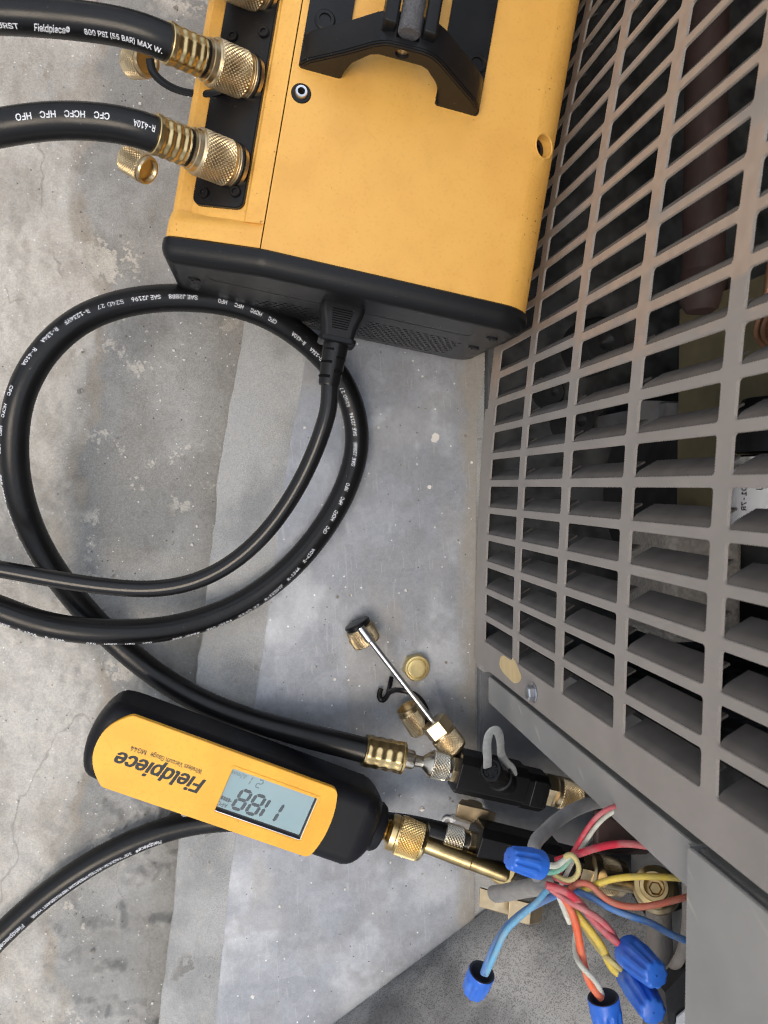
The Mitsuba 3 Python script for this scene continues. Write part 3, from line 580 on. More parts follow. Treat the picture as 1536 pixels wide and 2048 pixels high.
# power inlet plug and its cord
ck = thing('power_cord', 'black power cord with moulded plug in the rear of the yellow pump', 'power cord')
pz, pa = .099, .0478
def plug_loop(b, w, h, r=.003): 
    q = outline(rrect(pa-w/2, pa+w/2, pz-h/2, pz+h/2, min(r, w/2-.0003, h/2-.0003), 6)); return np.stack([q[:, 0], np.full(N, b), q[:, 1]], 1)
lo = [plug_loop(*q) for q in ((-.004, .0245, .0170), (-.012, .0245, .0172), (-.015, .0240, .0172), (-.019, .0215, .0165), (-.023, .0192, .0158), (-.0275, .0180, .0152), (-.0285, .0180, .0150))]
obj('plug', pump(cat(grid_tube(np.array(lo)), grid_tube(np.array([plug_loop(*q) for q in ((-.0283, .0150, .014), (-.0288, .0205, .0172), (-.0310, .0205, .0175), (-.0318, .0190, .0160), (-.0319, .004, .004))])))), 'black_plastic', ck, smooth=40)
for k in range(9):
    w = .0118-.0004*k; b = -.0140-.00125*k
    obj('grip_rib', pump(box(pa-w/2, pa+w/2, b-.0003, b+.0003, pz+.0070, pz+.00895-.00012*k)), 'black_hole', ck, smooth=False)
sr = turned(V(pa, -.0315, pz), (0, -1, 0), [(0, .0070), (.004, .0070), (.022, .0060), (.0235, .0056), (.0236, .001)], 36)
obj('strain_relief', pump(sr), 'black_rubber', ck)
for k, (bb, s) in enumerate(((-.0355, -1), (-.0395, 1), (-.0425, -1), (-.0470, 1), (-.0505, -1))):
    pth = Path([(pa+s*.0062*math.sin(x)+0, bb, pz+.0066*math.cos(x)) for x in np.linspace(.15, 1.35, 7)], .0006, 1)
    obj('relief_slot', pump(pth.tube(.00075, 10)), 'black_hole', ck)
cpts = [PW(pa, -.050, pz), PW(pa, -.058, pz)]+[V(*p) for p in [(0.0417, 0.0505, 0.099), (0.0379, 0.0333, 0.097), (0.0297, 0.0115, 0.092), (0.0177, -0.0107, 0.087), (0.0021, -0.0309, 0.082), (-0.0157, -0.0461, 0.077), (-0.0353, -0.056, 0.072), (-0.0583, -0.0603, 0.068), (-0.0836, -0.0588, 0.066), (-0.1113, -0.0544, 0.064), (-0.1439, -0.0476, 0.062), (-0.1759, -0.0416, 0.06), (-0.2625, -0.0348, 0.03)]]
obj('cable', Path(cpts, .003, 10).tube(.0049, 22), 'cord_rubber', ck)

# ---------------------------------------------------------------- hose ports with their fittings, hoses and hanging caps
HR = .0081
def hose_fit(hk, p_end, p_nut, scale=1.0, nut='aged_brass', fer='brass'):
    pass
ports = [((462, 331), (312, 269), .0396), ((494, 155), (340, 88), .0843), ((527, -22), (368, -90), .129)]
HTXT = 'SAE J2888  SAE J2196 S24D 27 R-1234YF  R-134A  R-410A  /  CFC  HCFC  HFC  HFO  '
ends = [(-0.0445, 0.1626, 0.15), (-0.0379, 0.2042, 0.1505), (-0.0312, 0.2447, 0.151)]
bases = [PW(-.0204, .0396, .1285), PW(-.0202, .0843, .1285), PW(-.0204, .1289, .1285)]
hl = ['black hose with upside-down white print on the lower printed pump port', 'black hose with right-way-up white print on the upper of the two pump ports', 'black hose on the pump port cut by the top edge of the picture']
hpts = [[(-0.0445, 0.1626, 0.15), (-0.0571, 0.1651, 0.151), (-0.0714, 0.1661, 0.1505), (-0.0867, 0.1658, 0.1495), (-0.102, 0.1638, 0.148), (-0.1132, 0.1619, 0.146), (-0.1322, 0.1595, 0.14), (-0.1971, 0.1587, 0.1)],
        [(-0.0379, 0.2042, 0.1505), (-0.0488, 0.2074, 0.1515), (-0.0642, 0.2097, 0.151), (-0.0816, 0.2108, 0.15), (-0.0988, 0.2111, 0.149), (-0.1117, 0.211, 0.148), (-0.1353, 0.2136, 0.14), (-0.2066, 0.2254, 0.1)],
        [(-0.0312, 0.2447, 0.151), (-0.0486, 0.2478, 0.15), (-0.0833, 0.2551, 0.14), (-0.1419, 0.2644, 0.12)]]
for i in range(3):
    e, b = V(*ends[i]), V(*bases[i]); d = unit(e-b); L = np.linalg.norm(e-b)
    hk = thing('pump_hose', hl[i], 'hose', 'hoses screwed to the pump ports')
    # fittings, from the pump outwards
    port = obj('port', cat(turned(b-d*.0036, d, [(0, .0100), (.0026, .0105), (.0031, .0100), (.0061, .0100)], 40), *[ring(b, d, .0002+.0011*q, .0010+.0011*q, .0106-.0002*q, .0002) for q in range(2)]), 'aged_brass', pk)
    obj('port_seal', ring(b, d, -.0016, .0004, .0110, .0005), 'black_rubber', pk)
    k0 = .0034
    nk = obj('nut', cat(knurl(b, d, k0, k0+.0165, .0110, .0020, .00075), turned(b, d, [(k0-.0012, .0098), (k0-.0004, .0109), (k0+.0004, .0112), (k0+.0004, .009)], 48, caps=False),
          turned(b, d, [(k0+.0160, .0110), (k0+.0166, .0106), (k0+.0172, .0099), (k0+.0195, .0097), (k0+.0198, .0092), (k0+.0212, .0092), (k0+.0215, .0040)], 48, caps=False)), 'aged_brass', hk, smooth=30)
    obj('seal_ring', ring(b, d, k0+.0212, k0+.0228, .0085, .0005), 'black_rubber', hk)
    obj('ferrule', cat(ferrule(b, d, k0+.0228, L+.0015, .0090, 4, 10), ring(b, d, L-.0006, L+.0018, .0092)), 'brass', hk)
    pts = [V(*p) for p in hpts[i]]; pts[0] = e
    P_ = Path([e-d*.006]+pts, .003, 8)
    obj('tube', P_.tube(HR, 30), 'black_rubber', hk)
    ms = []
    if i == 0:
        for tx, x0, x1, off in (('R-410A', 306, 268, .06), ('CFC', 226, 197, .02), ('HCFC', 181, 139, .04), ('HFC', 123, 91, .05), ('HFO', 75, 44, .05)):
            s0, s1 = np.interp([-x0, -x1], -np.array([312, 255, 190, 120, 50, 0]), [P_.nearest(q) for q in hpts[0][:6]])
            ms.append(tube_text(P_, tx, s0, .0027, HR, lambda s, o=off: o*1.0+.06, s1-s0)[0])
    if i == 1:
        for tx, x0, x1, off, sh in (('800 PSI (55 BAR) MAX W.', 178, 330, 1.02, 0), ('Fieldpiece\u00ae', 68, 149, 1.06, .25), ('4000 PSI BURST', -70, 42, 1.06, 0)):
            s0, s1 = np.interp([-x0, -x1], -np.array([340, 290, 220, 140, 60, 0, -100]), [P_.nearest(q) for q in hpts[1][:7]])
            ms.append(tube_text(P_, tx, s0, .0031 if sh else .0023, HR, lambda s, o=off: o, abs(s1-s0), flip=-1, shear=sh)[0])
    if ms: obj('lettering', cat(*ms), 'white_ink', hk, smooth=False)
def port_cap(label, p, d, r, h, strap=None):
    k = thing('hose_port_cap', label, 'cap', 'knurled caps hanging from the pump ports')
    p, d = V(*p), unit(d)
    obj('shell', cat(knurl(p, d, .0008, h-.0025, r, .00165, .0005), turned(p, d, [(.0009, r-.0005), (.0004, r-.0012), (0, r-.003), (0, .0002)], 40, caps=False),
        turned(p, d, [(h-.0026, r-.0004), (h-.0010, r-.0003), (h, r-.0008), (h, r-.0017)]+[(h-.0006-.0009*q, r-.0019-(.0006 if q % 2 else 0)) for q in range(9)]+[(.003, r-.003), (.003, .0002)], 40, caps=False)), 'aged_brass', k, smooth=30)
    return k
c1 = port_cap('knurled brass cap with its threaded opening showing, under the hose printed R-410A', (-0.0675, 0.1757, 0.092), V(*(-0.0549, 0.1667, 0.098))-V(*(-0.0675, 0.1757, 0.092)), .0076, .0165)
c2 = port_cap('knurled brass cap on a black strap behind the hose printed 800 PSI', (-0.0637, 0.2234, 0.096), V(*(-0.0519, 0.2189, 0.108))-V(*(-0.0637, 0.2234, 0.096)), .0078, .0150)
sp = Path([(-0.0519, 0.2176, 0.112), (-0.0515, 0.2122, 0.112), (-0.0466, 0.2071, 0.112), (-0.0383, 0.2023, 0.114), (-0.0268, 0.1993, 0.118), (-0.018, 0.198, 0.124), (-0.0126, 0.1968, 0.131)], .002, 4)
obj('strap', sp.tube(.0021, 12, flat=.45), 'black_rubber', c2)

# ---------------------------------------------------------------- looped hose: comes in low on the left, loops behind the pump, ends at the first core valve
lk = thing('looped_hose', 'long black hose looping over the floor and ending at the upper core valve', 'hose')
lp = [(-0.268, -0.0435, 0.03), (-0.1942, -0.0592, 0.035), (-0.1704, -0.0679, 0.033), (-0.1547, -0.0756, 0.03), (-0.1321, -0.0854, 0.029), (-0.106, -0.0911, 0.0285), (-0.0825, -0.0931, 0.026), (-0.0586, -0.0929, 0.021), (-0.0304, -0.0872, 0.016), (-0.0044, -0.0757, 0.0135), (0.0207, -0.0572, 0.0125), (0.0427, -0.0324, 0.0125), (0.0599, -0.0032, 0.0125), (0.0684, 0.0275, 0.013), (0.064, 0.0559, 0.016), (0.0505, 0.0781, 0.022), (0.0319, 0.094, 0.03), (0.011, 0.1055, 0.038), (-0.012, 0.1119, 0.044), (-0.0327, 0.1133, 0.048), (-0.0556, 0.1116, 0.052), (-0.0777, 0.1062, 0.056), (-0.0992, 0.0952, 0.06), (-0.1165, 0.0785, 0.062), (-0.1274, 0.0612, 0.062), (-0.1342, 0.0429, 0.06), (-0.1377, 0.0204, 0.055), (-0.1384, -0.0027, 0.046), (-0.1355, -0.0256, 0.034), (-0.1296, -0.0476, 0.02), (-0.1198, -0.0698, 0.006), (-0.1058, -0.0903, 0.0005), (-0.0876, -0.1109, -0.003), (-0.0644, -0.1293, 0.002), (-0.0378, -0.1443, 0.01), (-0.0049, -0.1572, 0.017), (0.0278, -0.1652, 0.026), (0.0532, -0.1692, 0.038), (0.0705, -0.1728, 0.044)]
LPth = Path(lp, .003, 14)
obj('tube', LPth.tube(HR, 30), 'black_rubber', lk)
marks = [LPth.nearest(p) for p in [(-0.1321, -0.0854, 0.029), (-0.0586, -0.0929, 0.021), (-0.0044, -0.0757, 0.0135), (0.0427, -0.0324, 0.0125), (0.064, 0.0559, 0.016), (0.0319, 0.094, 0.03), (-0.0327, 0.1133, 0.048), (-0.0777, 0.1062, 0.056), (-0.1165, 0.0785, 0.062), (-0.1377, 0.0204, 0.055), (-0.1384, -0.0027, 0.046), (-0.1296, -0.0476, 0.02), (-0.0876, -0.1109, -0.003), (-0.0378, -0.1443, 0.01)]]
offs = [-.72, -.80, -.70, -.10, .42, .40, .18, .12, -.15, -.62, -.80, -.88, -1.0, -1.0]
phi_l = lambda s: np.interp(s, marks, [math.asin(max(-1, min(1, o)))-(.12 if o < 0 else 0) for o in offs])
words = ['R-1234YF', 'R-134A', 'R-410A', '', 'CFC', 'HCFC', 'HFC', 'HFO', '', 'SAE J2888', 'SAE J2196', 'S24D 27']
s = LPth.nearest((-0.1598, -0.0776, 0.03)); i = 0; ms = []
while s < LPth.nearest((-0.0247, -0.1505, 0.012)):
    w = words[i % 12]
    if not w: s += .0075 if (i//12) % 1 == 0 else .005
    else:
        wd = len(w)*.00187*(1.15 if w.startswith('S24') else 1)
        ms.append(tube_text(LPth, w, s, .0023, HR, phi_l, wd, bold=not w.startswith('S24'))[0]); s += wd+.0044
    i += 1
obj('lettering', cat(*ms), 'white_ink', lk, smooth=False)
def along(a, b): a, b = V(*a), V(*b); return a, unit(b-a), np.linalg.norm(b-a)
# fittings of the looped hose at the first valve
a, d, L = along((0.0681, -0.1718, 0.0445), (0.1287, -0.1877, 0.0465)); t = lambda px: (px-728)/182*L
obj('ferrule', cat(ferrule(a, d, t(728), t(806), .0102, 4, 10), ring(a, d, t(800), t(806), .0104)), 'brass', lk)
obj('sleeve', turned(a, d, [(t(804), .0062), (t(823), .0062), (t(826), .0056), (t(826), .0040), (t(838), .0037), (t(847), .0040), (t(850), .0050)], 36), 'nickel', lk)
obj('nut', cat(turned(a, d, [(t(844), .0040), (t(850), .0058), (t(856), .0075), (t(861), .0082)], 40), knurl(a, d, t(860), t(893), .0089, .0021, .0008, .0088),
        turned(a, d, [(t(892.5), .0086), (t(895), .0082), (t(899), .0082), (t(901), .0076), (t(901), .003)], 40, caps=False)), 'nickel', lk, smooth=30)
# ---------------------------------------------------------------- lower hose, from the second valve out under the gauge
dk = thing('lower_hose', 'black hose running from under the handheld gauge to the lower left corner', 'hose')
dp = [(0.1223, -0.2315, 0.048), (0.1119, -0.2289, 0.046), (0.0937, -0.2281, 0.036), (0.0689, -0.2311, 0.02), (0.0355, -0.2322, 0.008), (0.0013, -0.2319, 0.001), (-0.0294, -0.2322, -0.0035), (-0.0563, -0.2349, -0.0035), (-0.0827, -0.2422, -0.003), (-0.1087, -0.2538, -0.003), (-0.1312, -0.2675, -0.003), (-0.15, -0.2814, -0.002), (-0.1682, -0.2973, 0), (-0.19, -0.3194, 0), (-0.2238, -0.3603, 0)]
DP = Path(dp, .003, 10)
obj('tube', DP.tube(HR, 30), 'black_rubber', dk)
ms = []
for tx, s0, s1, hh, sh in (('Fieldpiece\u00ae', DP.nearest((-0.0643, -0.2389, -0.003)), DP.nearest((-0.0807, -0.2431, -0.003)), .0032, .25), ('3/8" VACUUM-RATED PREMIUM REFRIGERANT HOSE', DP.nearest((-0.086, -0.2447, -0.003)), DP.nearest((-0.1481, -0.2813, -0.002)), .0024, 0),
                           ('Fieldpiece\u00ae', DP.nearest((-0.1545, -0.2857, -0.002)), DP.nearest((-0.1689, -0.2999, 0)), .0032, .25)):
    ms.append(tube_text(DP, tx, s0, hh, HR, lambda s: .52, s1-s0, shear=sh)[0])
obj('lettering', cat(*ms), 'white_ink', dk, smooth=False)
a, d, L = along((0.1133, -0.2286, 0.047), (0.1414, -0.238, 0.0505)); t = lambda px: (px-865)/85*L
obj('sleeve', turned(a, d, [(t(850), .006), (t(868), .006), (t(870), .004), (t(880), .004)], 30), 'nickel', dk)
obj('nut', cat(turned(a, d, [(t(872), .0040), (t(880), .0066), (t(887), .0082)], 40), knurl(a, d, t(886), t(922), .0088, .0021, .0008), turned(a, d, [(t(922), .0084), (t(925), .0078), (t(934), .0078), (t(936), .007), (t(938), .003)], 40, caps=False)), 'nickel', dk, smooth=30)

# ---------------------------------------------------------------- core valves
def valve(label, A, Bp, zr, name='core_removal_valve'):
    return thing(name, label, 'valve', 'black core removal valves')
v1 = valve('black core removal valve with a grey strap loop on its stem cap', 0, 0, 0)
a, d, L = along((0.1269, -0.1872, 0.0465), (0.2134, -0.2118, 0.0465)); R0 = frame(d)
sd = unit(np.cross((0, 0, 1), d)); upv = np.cross(d, sd)        # sd: to image-up, upv: up
A = np.stack([d, sd, upv], 1); t = lambda px: (px-905)/245*L
def vb(*args, r=.0012): return moved(rbox(*args, r), A, a)
def oct_body(t0, t1, w, h, c=.0045, r=.0008):
    pts = [(x, y, z) for x in (t0, t1) for y, z in ((-w, -h+c), (-w, h-c), (-w+c, h), (w-c, h), (w, h-c), (w, -h+c), (w-c, -h), (-w+c, -h))]
    q = [(x+(c*.55 if x == t0 else -c*.3)*(abs(y) > w-.001), y, z) for x, y, z in pts]; return moved(hull([((x+r) if x == t0 else (x-r), y*(1-r/w), z*(1-r/h)) for x, y, z in q], r, 8), A, a)
obj('inlet_hex', hexnut(a, d, t(899), t(912), .0152, .35), 'aged_brass', v1, smooth=20)
obj('body', cat(oct_body(t(908), t(1040), .0128, .0125), moved(oct_body(t(1036), t(1084), .0122, .0110, .004), np.eye(3), -sd*.0016), vb(t(1050), t(1076), -.0100, .0080, .0095, .0122, r=.0008)), 'black_anodized', v1, smooth=30)
obj('outlet_hex', cat(hexnut(a, d, t(1079), t(1098), .0200, .2), hexnut(a, d, t(1098), t(1106), .0170, .2)), 'aged_brass', v1, smooth=20)
obj('coupler', cat(knurl(a, d, t(1113), t(1156), .0104, .0020, .0008, .0096), turned(a, d, [(t(1104), .0090), (t(1106), .0102), (t(1114), .0102)], 40), turned(a, d, [(t(1155), .0094), (t(1158), .0092), (t(1170), .0082), (t(1173), .0065), (t(1173), .002)], 40, caps=False)), 'aged_brass', v1, smooth=30)
obj('stub', ring(a, d, t(1172), t(1230), .0045), 'grey_pipe', v1)
st0, sdir, SL_ = along((0.1593, -0.1942, 0.054), (0.1447, -0.1795, 0.072))
sc = obj('stem_cap', cat(turned(st0, sdir, [(-.004, .0092), (SL_*.35, .0090), (SL_*.37, .0078), (SL_-.001, .0072), (SL_, .0066), (SL_, .0052), (SL_-.0012, .0048), (SL_-.0012, .0002)], 40)), 'black_rubber', v1)
FR = frame(sdir)
for q in range(6):
    an = q*math.pi/3; c0 = st0+sdir*(SL_-.0012)+FR@V(.0036*math.cos(an), .0036*math.sin(an), 0)
    obj('cap_lug', turned(c0, sdir, [(0, .0011), (.0011, .0010), (.0013, .0004)], 12), 'black_plastic', sc)
s1 = Path([(0.1434, -0.1783, 0.07), (0.1417, -0.1702, 0.075), (0.1397, -0.1604, 0.08), (0.1399, -0.1516, 0.084), (0.1421, -0.1486, 0.085), (0.1457, -0.1516, 0.083), (0.1498, -0.1609, 0.076), (0.1526, -0.1699, 0.069), (0.1574, -0.1786, 0.063), (0.1633, -0.1848, 0.06), (0.1651, -0.1917, 0.058), (0.1631, -0.198, 0.056), (0.158, -0.201, 0.055)], .0015, 3)
obj('strap', s1.tube(.0029, 14, flat=.28), 'grey_strap', v1, label='translucent grey plastic strap loop')
hk = obj('handle', tm(hull([(0.1319, -0.2121, 0.045), (0.1524, -0.2184, 0.045), (0.151, -0.23, 0.042), (0.1307, -0.2215, 0.042), (0.16, -0.2248, 0.036), (0.1589, -0.2369, 0.033), (0.1378, -0.215, 0.033), (0.1346, -0.2291, 0.032)], .0007, 8)), 'bronze_handle', v1, smooth=25, label='bronze rectangular lever')
obj('boss', cat(turned(V(*(0.1451, -0.2159, 0.037)), V(*(0.1441, -0.2214, 0.037))-V(*(0.1451, -0.2159, 0.037)), [(0, .0056), (.0022, .0056), (.0028, .0050), (.0028, .001)], 32)), 'bronze_handle', hk)
# ---- second valve
v2 = valve('black core removal valve that the brass tube of the gauge is screwed into', 0, 0, 0)
a, d, L = along((0.1363, -0.2355, 0.0505), (0.2267, -0.2645, 0.0505)); sd = unit(np.cross((0, 0, 1), d)); upv = np.cross(d, sd); A = np.stack([d, sd, upv], 1); t = lambda px: (px-935)/255*L
obj('inlet_hex', hexnut(a, d, t(932), t(949), .0132, .35), 'aged_brass', v2, smooth=20)
obj('body', cat(oct_body(t(944), t(1104), .0145, .0125), oct_body(t(1100), t(1150), .0115, .0100, .003)), 'black_anodized', v2, smooth=30)
obj('outlet_hex', hexnut(a, d, t(1142), t(1174), .0190, .1), 'aged_brass', v2, smooth=20)
obj('coupler', cat(knurl(a, d, t(1188), t(1229), .0122, .0020, .0008), turned(a, d, [(t(1172), .0105), (t(1175), .0122), (t(1188), .0122)], 44), turned(a, d, [(t(1228), .0120), (t(1242), .0118), (t(1246), .0106), (t(1246), .003)], 44, caps=False)), 'aged_brass', v2, smooth=30)
obj('stub', cat(ring(a, d, t(1244), t(1262), .0060), ring(a, d, t(1262), t(1296), .0048)), 'black_paint', v2)
pb, pd, _ = along((0.1565, -0.2499, 0.06), (0.1483, -0.2371, 0.078))
obj('side_port', turned(pb, pd, [(-.004, .0098), (.002, .0098), (.003, .0090), (.003, .0062), (-.001, .0060), (-.001, .0002)], 40), 'gold_brass', v2)
hk = obj('handle', tm(hull([(0.1471, -0.2706, 0.045), (0.1686, -0.2793, 0.045), (0.1684, -0.2925, 0.042), (0.1474, -0.2848, 0.042), (0.1517, -0.2775, 0.036), (0.1705, -0.2969, 0.036)], .0006, 8)), 'bronze_handle', v2, smooth=25, label='pale bronze rectangular lever')
obj('tab', tm(hull([(0.1661, -0.2769, 0.05), (0.181, -0.2822, 0.05), (0.1804, -0.2971, 0.048), (0.1659, -0.2921, 0.048), (0.1937, -0.2899, 0.04), (0.1924, -0.3026, 0.038), (0.1705, -0.2841, 0.04)], .0006, 8)), 'bronze_handle', hk)
# ---------------------------------------------------------------- handheld vacuum gauge
gk = thing('vacuum_gauge', 'yellow and black handheld vacuum gauge with a lit-off grey display reading 1188, lying left of the valves', 'gauge')
labels[gk]['label'] = 'yellow and black handheld vacuum gauge with a grey-blue display reading 1188'
GZ = .070
g0 = V(*(-0.0316, -0.1749, 0.07)); ge = unit(V(*(0.0457, -0.2089, 0.07))-V(*(-0.1044, -0.1428, 0.07))); gn = np.cross((0, 0, 1), ge)   # ge along, gn image-up
G = np.stack([ge, gn, V(0, 0, 1)], 1)
def gl(p): q = (V(*p)-g0)@G; return q[:2]
tl, tr = gl((-0.0957, -0.163, 0.07)), gl((0.0556, -0.1929, 0.07))
yt, yb = gl((-0.0314, -0.1503, 0.07))[1], gl((-0.0319, -0.1995, 0.07))[1]
lx, rx = gl((-0.0978, -0.1579, 0.07))[0], gl((0.0458, -0.2014, 0.07))[0]
W2 = (yt-yb)/2; yc = (yt+yb)/2
print('gauge', W2, yc, lx, rx)
def gmesh(m): return moved(m, G, g0)
xe = gl((0.0665, -0.2163, 0.048))[0]; xn = gl((0.0759, -0.2218, 0.045))[0]
bl = lambda x, w, z0, z1, r: [(x, s*(w-r)+yc, z) for s in (-1, 1) for z in (z0+r, z1-r)]
GB, GT = -.046, 0.
def loft(secs, n=200):
    """Rounded-rectangle sections (x, half width, z0, z1, corner radius) along the gauge joined into one skin."""
    lo = []
    for x, w, z0, z1, r in secs:
        e = sg.LineString(np.array(rrect(yc-w, yc+w, z0, z1, min(r, w*.98, (z1-z0)*.49), 8).exterior.coords)); q = np.array([e.interpolate(t, normalized=True).coords[0] for t in np.linspace(0, 1, n, endpoint=False)])
        lo.append(np.stack([np.full(n, x), q[:, 0], q[:, 1]], 1))
    return grid_tube(np.array(lo))
WB, x0_, LR = W2+.0016, lx-.0050, .026
secs = []
for u in np.r_[0, .004, .015, .04, .08, .13, .2, .28, .38, .5, .65, .82, 1.]:
    f = (1-(1-u)**3.2)**(1/3.2); g_ = (1-max(0, 1-u*LR/.010)**2)**.5
    secs.append((x0_+u*LR, max(.002, WB*(.38+.62*f)*(.40+.60*g_)) if u < .4 else WB*(.38+.62*f), GB+.016*(1-g_), GT-.0027-.012*(1-g_), .0095))
xs_ = xe-.0060
secs.append((xs_, WB, GB, GT-.0027, .0095))
sh_ = []
for u in np.linspace(0, 1, 16):
    k = 1-(1-u**2.2)**(1/2.2) if u < 1 else 1.
    k = .55*u**2+.45*k; sh_.append((xs_+.0001+u*(xn-xs_-.002), WB-.0002-k*.0105, GB+.0002+k*.0110, GT-.0029-k*.0105, .0095+.004*u))
neck = turned(V(xn-.006, yc, -.0245), (1, 0, 0), [(0, .0155), (.006, .0155), (.0085, .0140), (.0086, .004)], 44)
obj('housing', gmesh(loft(secs)), 'gauge_rubber', gk, smooth=40)
obj('end_shoulder', gmesh(cat(loft(sh_), neck)), 'gauge_rubber', gk, smooth=40)
# yellow face with rounded ends, display window
ya, yb2 = yc-W2+.0004, yc+W2-.0006
arcx = np.linspace(-1, 1, 17)
fc = sg.Polygon([(lx+.002+.0125*abs(u)**2.3, yc+u*W2*.985) for u in arcx]+[(rx-.0045*abs(u)**2.2, yc+u*W2*.985) for u in arcx[::-1]]).buffer(-.005).buffer(.005, quad_segs=8)
q = [gl(p) for p in ((-0.0142, -0.1684, 0.07), (0.0366, -0.1905, 0.07), (0.0241, -0.2142, 0.07), (-0.0258, -0.1929, 0.07))]
dx0, dx1 = (q[0][0]+q[3][0])/2, (q[1][0]+q[2][0])/2; dy1, dy0 = (q[0][1]+q[1][1])/2, (q[2][1]+q[3][1])/2
win = rrect(dx0, dx1, dy0, dy1, .0008)
obj('face_plate', gmesh(extrude(fc.difference(win), -.0034, .0008, .0003)), 'yellow_face', gk, smooth=30)
bz = win.buffer(.0022, quad_segs=6).difference(win)
obj('bezel', gmesh(extrude(bz, .0006, .0013, .0004)), 'yellow_face', gk, smooth=30)
dk_ = obj('display', gmesh(box(dx0-.001, dx1+.001, dy0-.001, dy1+.001, -.0022, -.0012)), 'black_ink', gk, smooth=False, label='grey-blue liquid crystal display')
sx0, sx1, sy0, sy1 = dx0+.0003, dx1-.0014, dy0+.0022, dy1-.0002
obj('screen', gmesh(box(sx0, sx1, sy0, sy1, -.0012, -.0006)), 'lcd_glass', dk_, smooth=False)
obj('display_trim', gmesh(cat(box(dx0, dx1, dy0-.0001, dy0+.0003, -.001, .0010), box(dx1-.0003, dx1+.0001, dy0, dy1, -.001, .0010))), 'steel', dk_, smooth=False)
DX, DY = dx1-dx0, dy1-dy0
# seven-segment digits; local reading axes are turned round (text runs towards -x, its top towards -y)
def seg7(chars, x, y, h, w, pitch, th=.13, shear=.12):
    S = {'a': [(0, 1), (1, 1)], 'b': [(1, 1), (1, .5)], 'c': [(1, .5), (1, 0)], 'd': [(0, 0), (1, 0)], 'e': [(0, 0), (0, .5)], 'f': [(0, .5), (0, 1)], 'g': [(0, .5), (1, .5)]}
    on = {'1': 'bc', '8': 'abcdefg', '2': 'abged', ' ': ''}; out = []
    for i, c in enumerate(chars):
        for s in on[c]:
            (x0, y0), (x1, y1) = S[s]; p0_, p1_ = np.array([x0*w, y0*h]), np.array([x1*w, y1*h]); e = p1_-p0_; l = np.linalg.norm(e); e = e/l; nn = np.array([-e[1], e[0]]); k = th*h/2; gp = k*.18
            pts = [p0_+e*gp, p0_+e*(gp+k)+nn*k, p1_-e*(gp+k)+nn*k, p1_-e*gp, p1_-e*(gp+k)-nn*k, p0_+e*(gp+k)-nn*k]
            out.append(sg.Polygon([(x+i*pitch+a_+shear*b_, y+b_) for a_, b_ in pts]))
    return sg.MultiPolygon(out)
def turn(m, z): m = m.copy(); m.vertices = m.vertices*[-1, -1, 1]+[0, 0, z]; return gmesh(m)
R1, R4, T1 = gl((0.0157, -0.1927, 0.0692)), gl((-0.0086, -0.1816, 0.0692)), gl((0.0089, -0.2029, 0.0692))
pitch = (R1[0]-R4[0])/3; cw = pitch*.66; hh = abs(T1[1]-R1[1]); sh = (R1[0]-T1[0])/hh
obj('digits', turn(extrude(seg7('1188', -R1[0]-cw, -R1[1], hh, cw, pitch, .165, sh), 0, .00005), -.00058), 'lcd_ink', dk_, smooth=False)
def print_at(a, b, text, h, m, z, parent, name='lettering', bold=False, shear=0):
    """Flat print whose foot runs from a to b (local gauge plane), read upside down in the picture."""
    a, b = np.array(a), np.array(b); e = (b-a)/np.linalg.norm(b-a); n = np.array([-e[1], e[0]])
    t = flat_text(text, h, np.linalg.norm(b-a), .00005, bold, shear); v = t.vertices
    t.vertices = np.column_stack([a+v[:, :1]*e+v[:, 1:2]*n, z+v[:, 2]]); return gmesh(t)
ms = [print_at(gl((-0.0061, -0.1737, 0.0692)), gl((-0.0144, -0.1699, 0.0692)), '\u0394/min', .0024, '', -.00058, dk_), print_at(gl((-0.0175, -0.1904, 0.0692)), gl((-0.0234, -0.1877, 0.0692)), 'APO', .0023, '', -.00058, dk_, bold=True)]
b0, b1 = gl((-0.0158, -0.1872, 0.0692)), gl((-0.0211, -0.1844, 0.0692)); bh = .0024; e = (np.array(b1)-b0); bw = np.linalg.norm(e); e = e/bw; nn_ = np.array([-e[1], e[0]])
for k in range(4):
    p_ = np.array(b0)+e*(bw*(.02+.25*k)); ms.append(gmesh(extrude(sg.Polygon([p_, p_+e*bw*.20, p_+e*bw*.20+nn_*bh, p_+nn_*bh]), -.00058, -.00053)))
ms.append(gmesh(extrude(sg.Polygon([np.array(b0)-e*bw*.12+nn_*bh*.3, np.array(b0)-e*.0002+nn_*bh*.3, np.array(b0)-e*.0002+nn_*bh*.7, np.array(b0)-e*bw*.12+nn_*bh*.7]), -.00058, -.00053)))
obj('lettering', cat(*ms), 'lcd_ink', dk_, smooth=False)
q2 = gl((0.0037, -0.1774, 0.0692)); obj('small_digits', turn(extrude(seg7('21', -q2[0], -q2[1]+.0002, .0050, .0027, .0042, .15, sh), 0, .00005), -.00058), 'lcd_ink_faint', dk_, smooth=False)
fh = .0086
a_, b_ = gl((-0.0293, -0.1748, 0.071)), gl((-0.0784, -0.1541, 0.071))
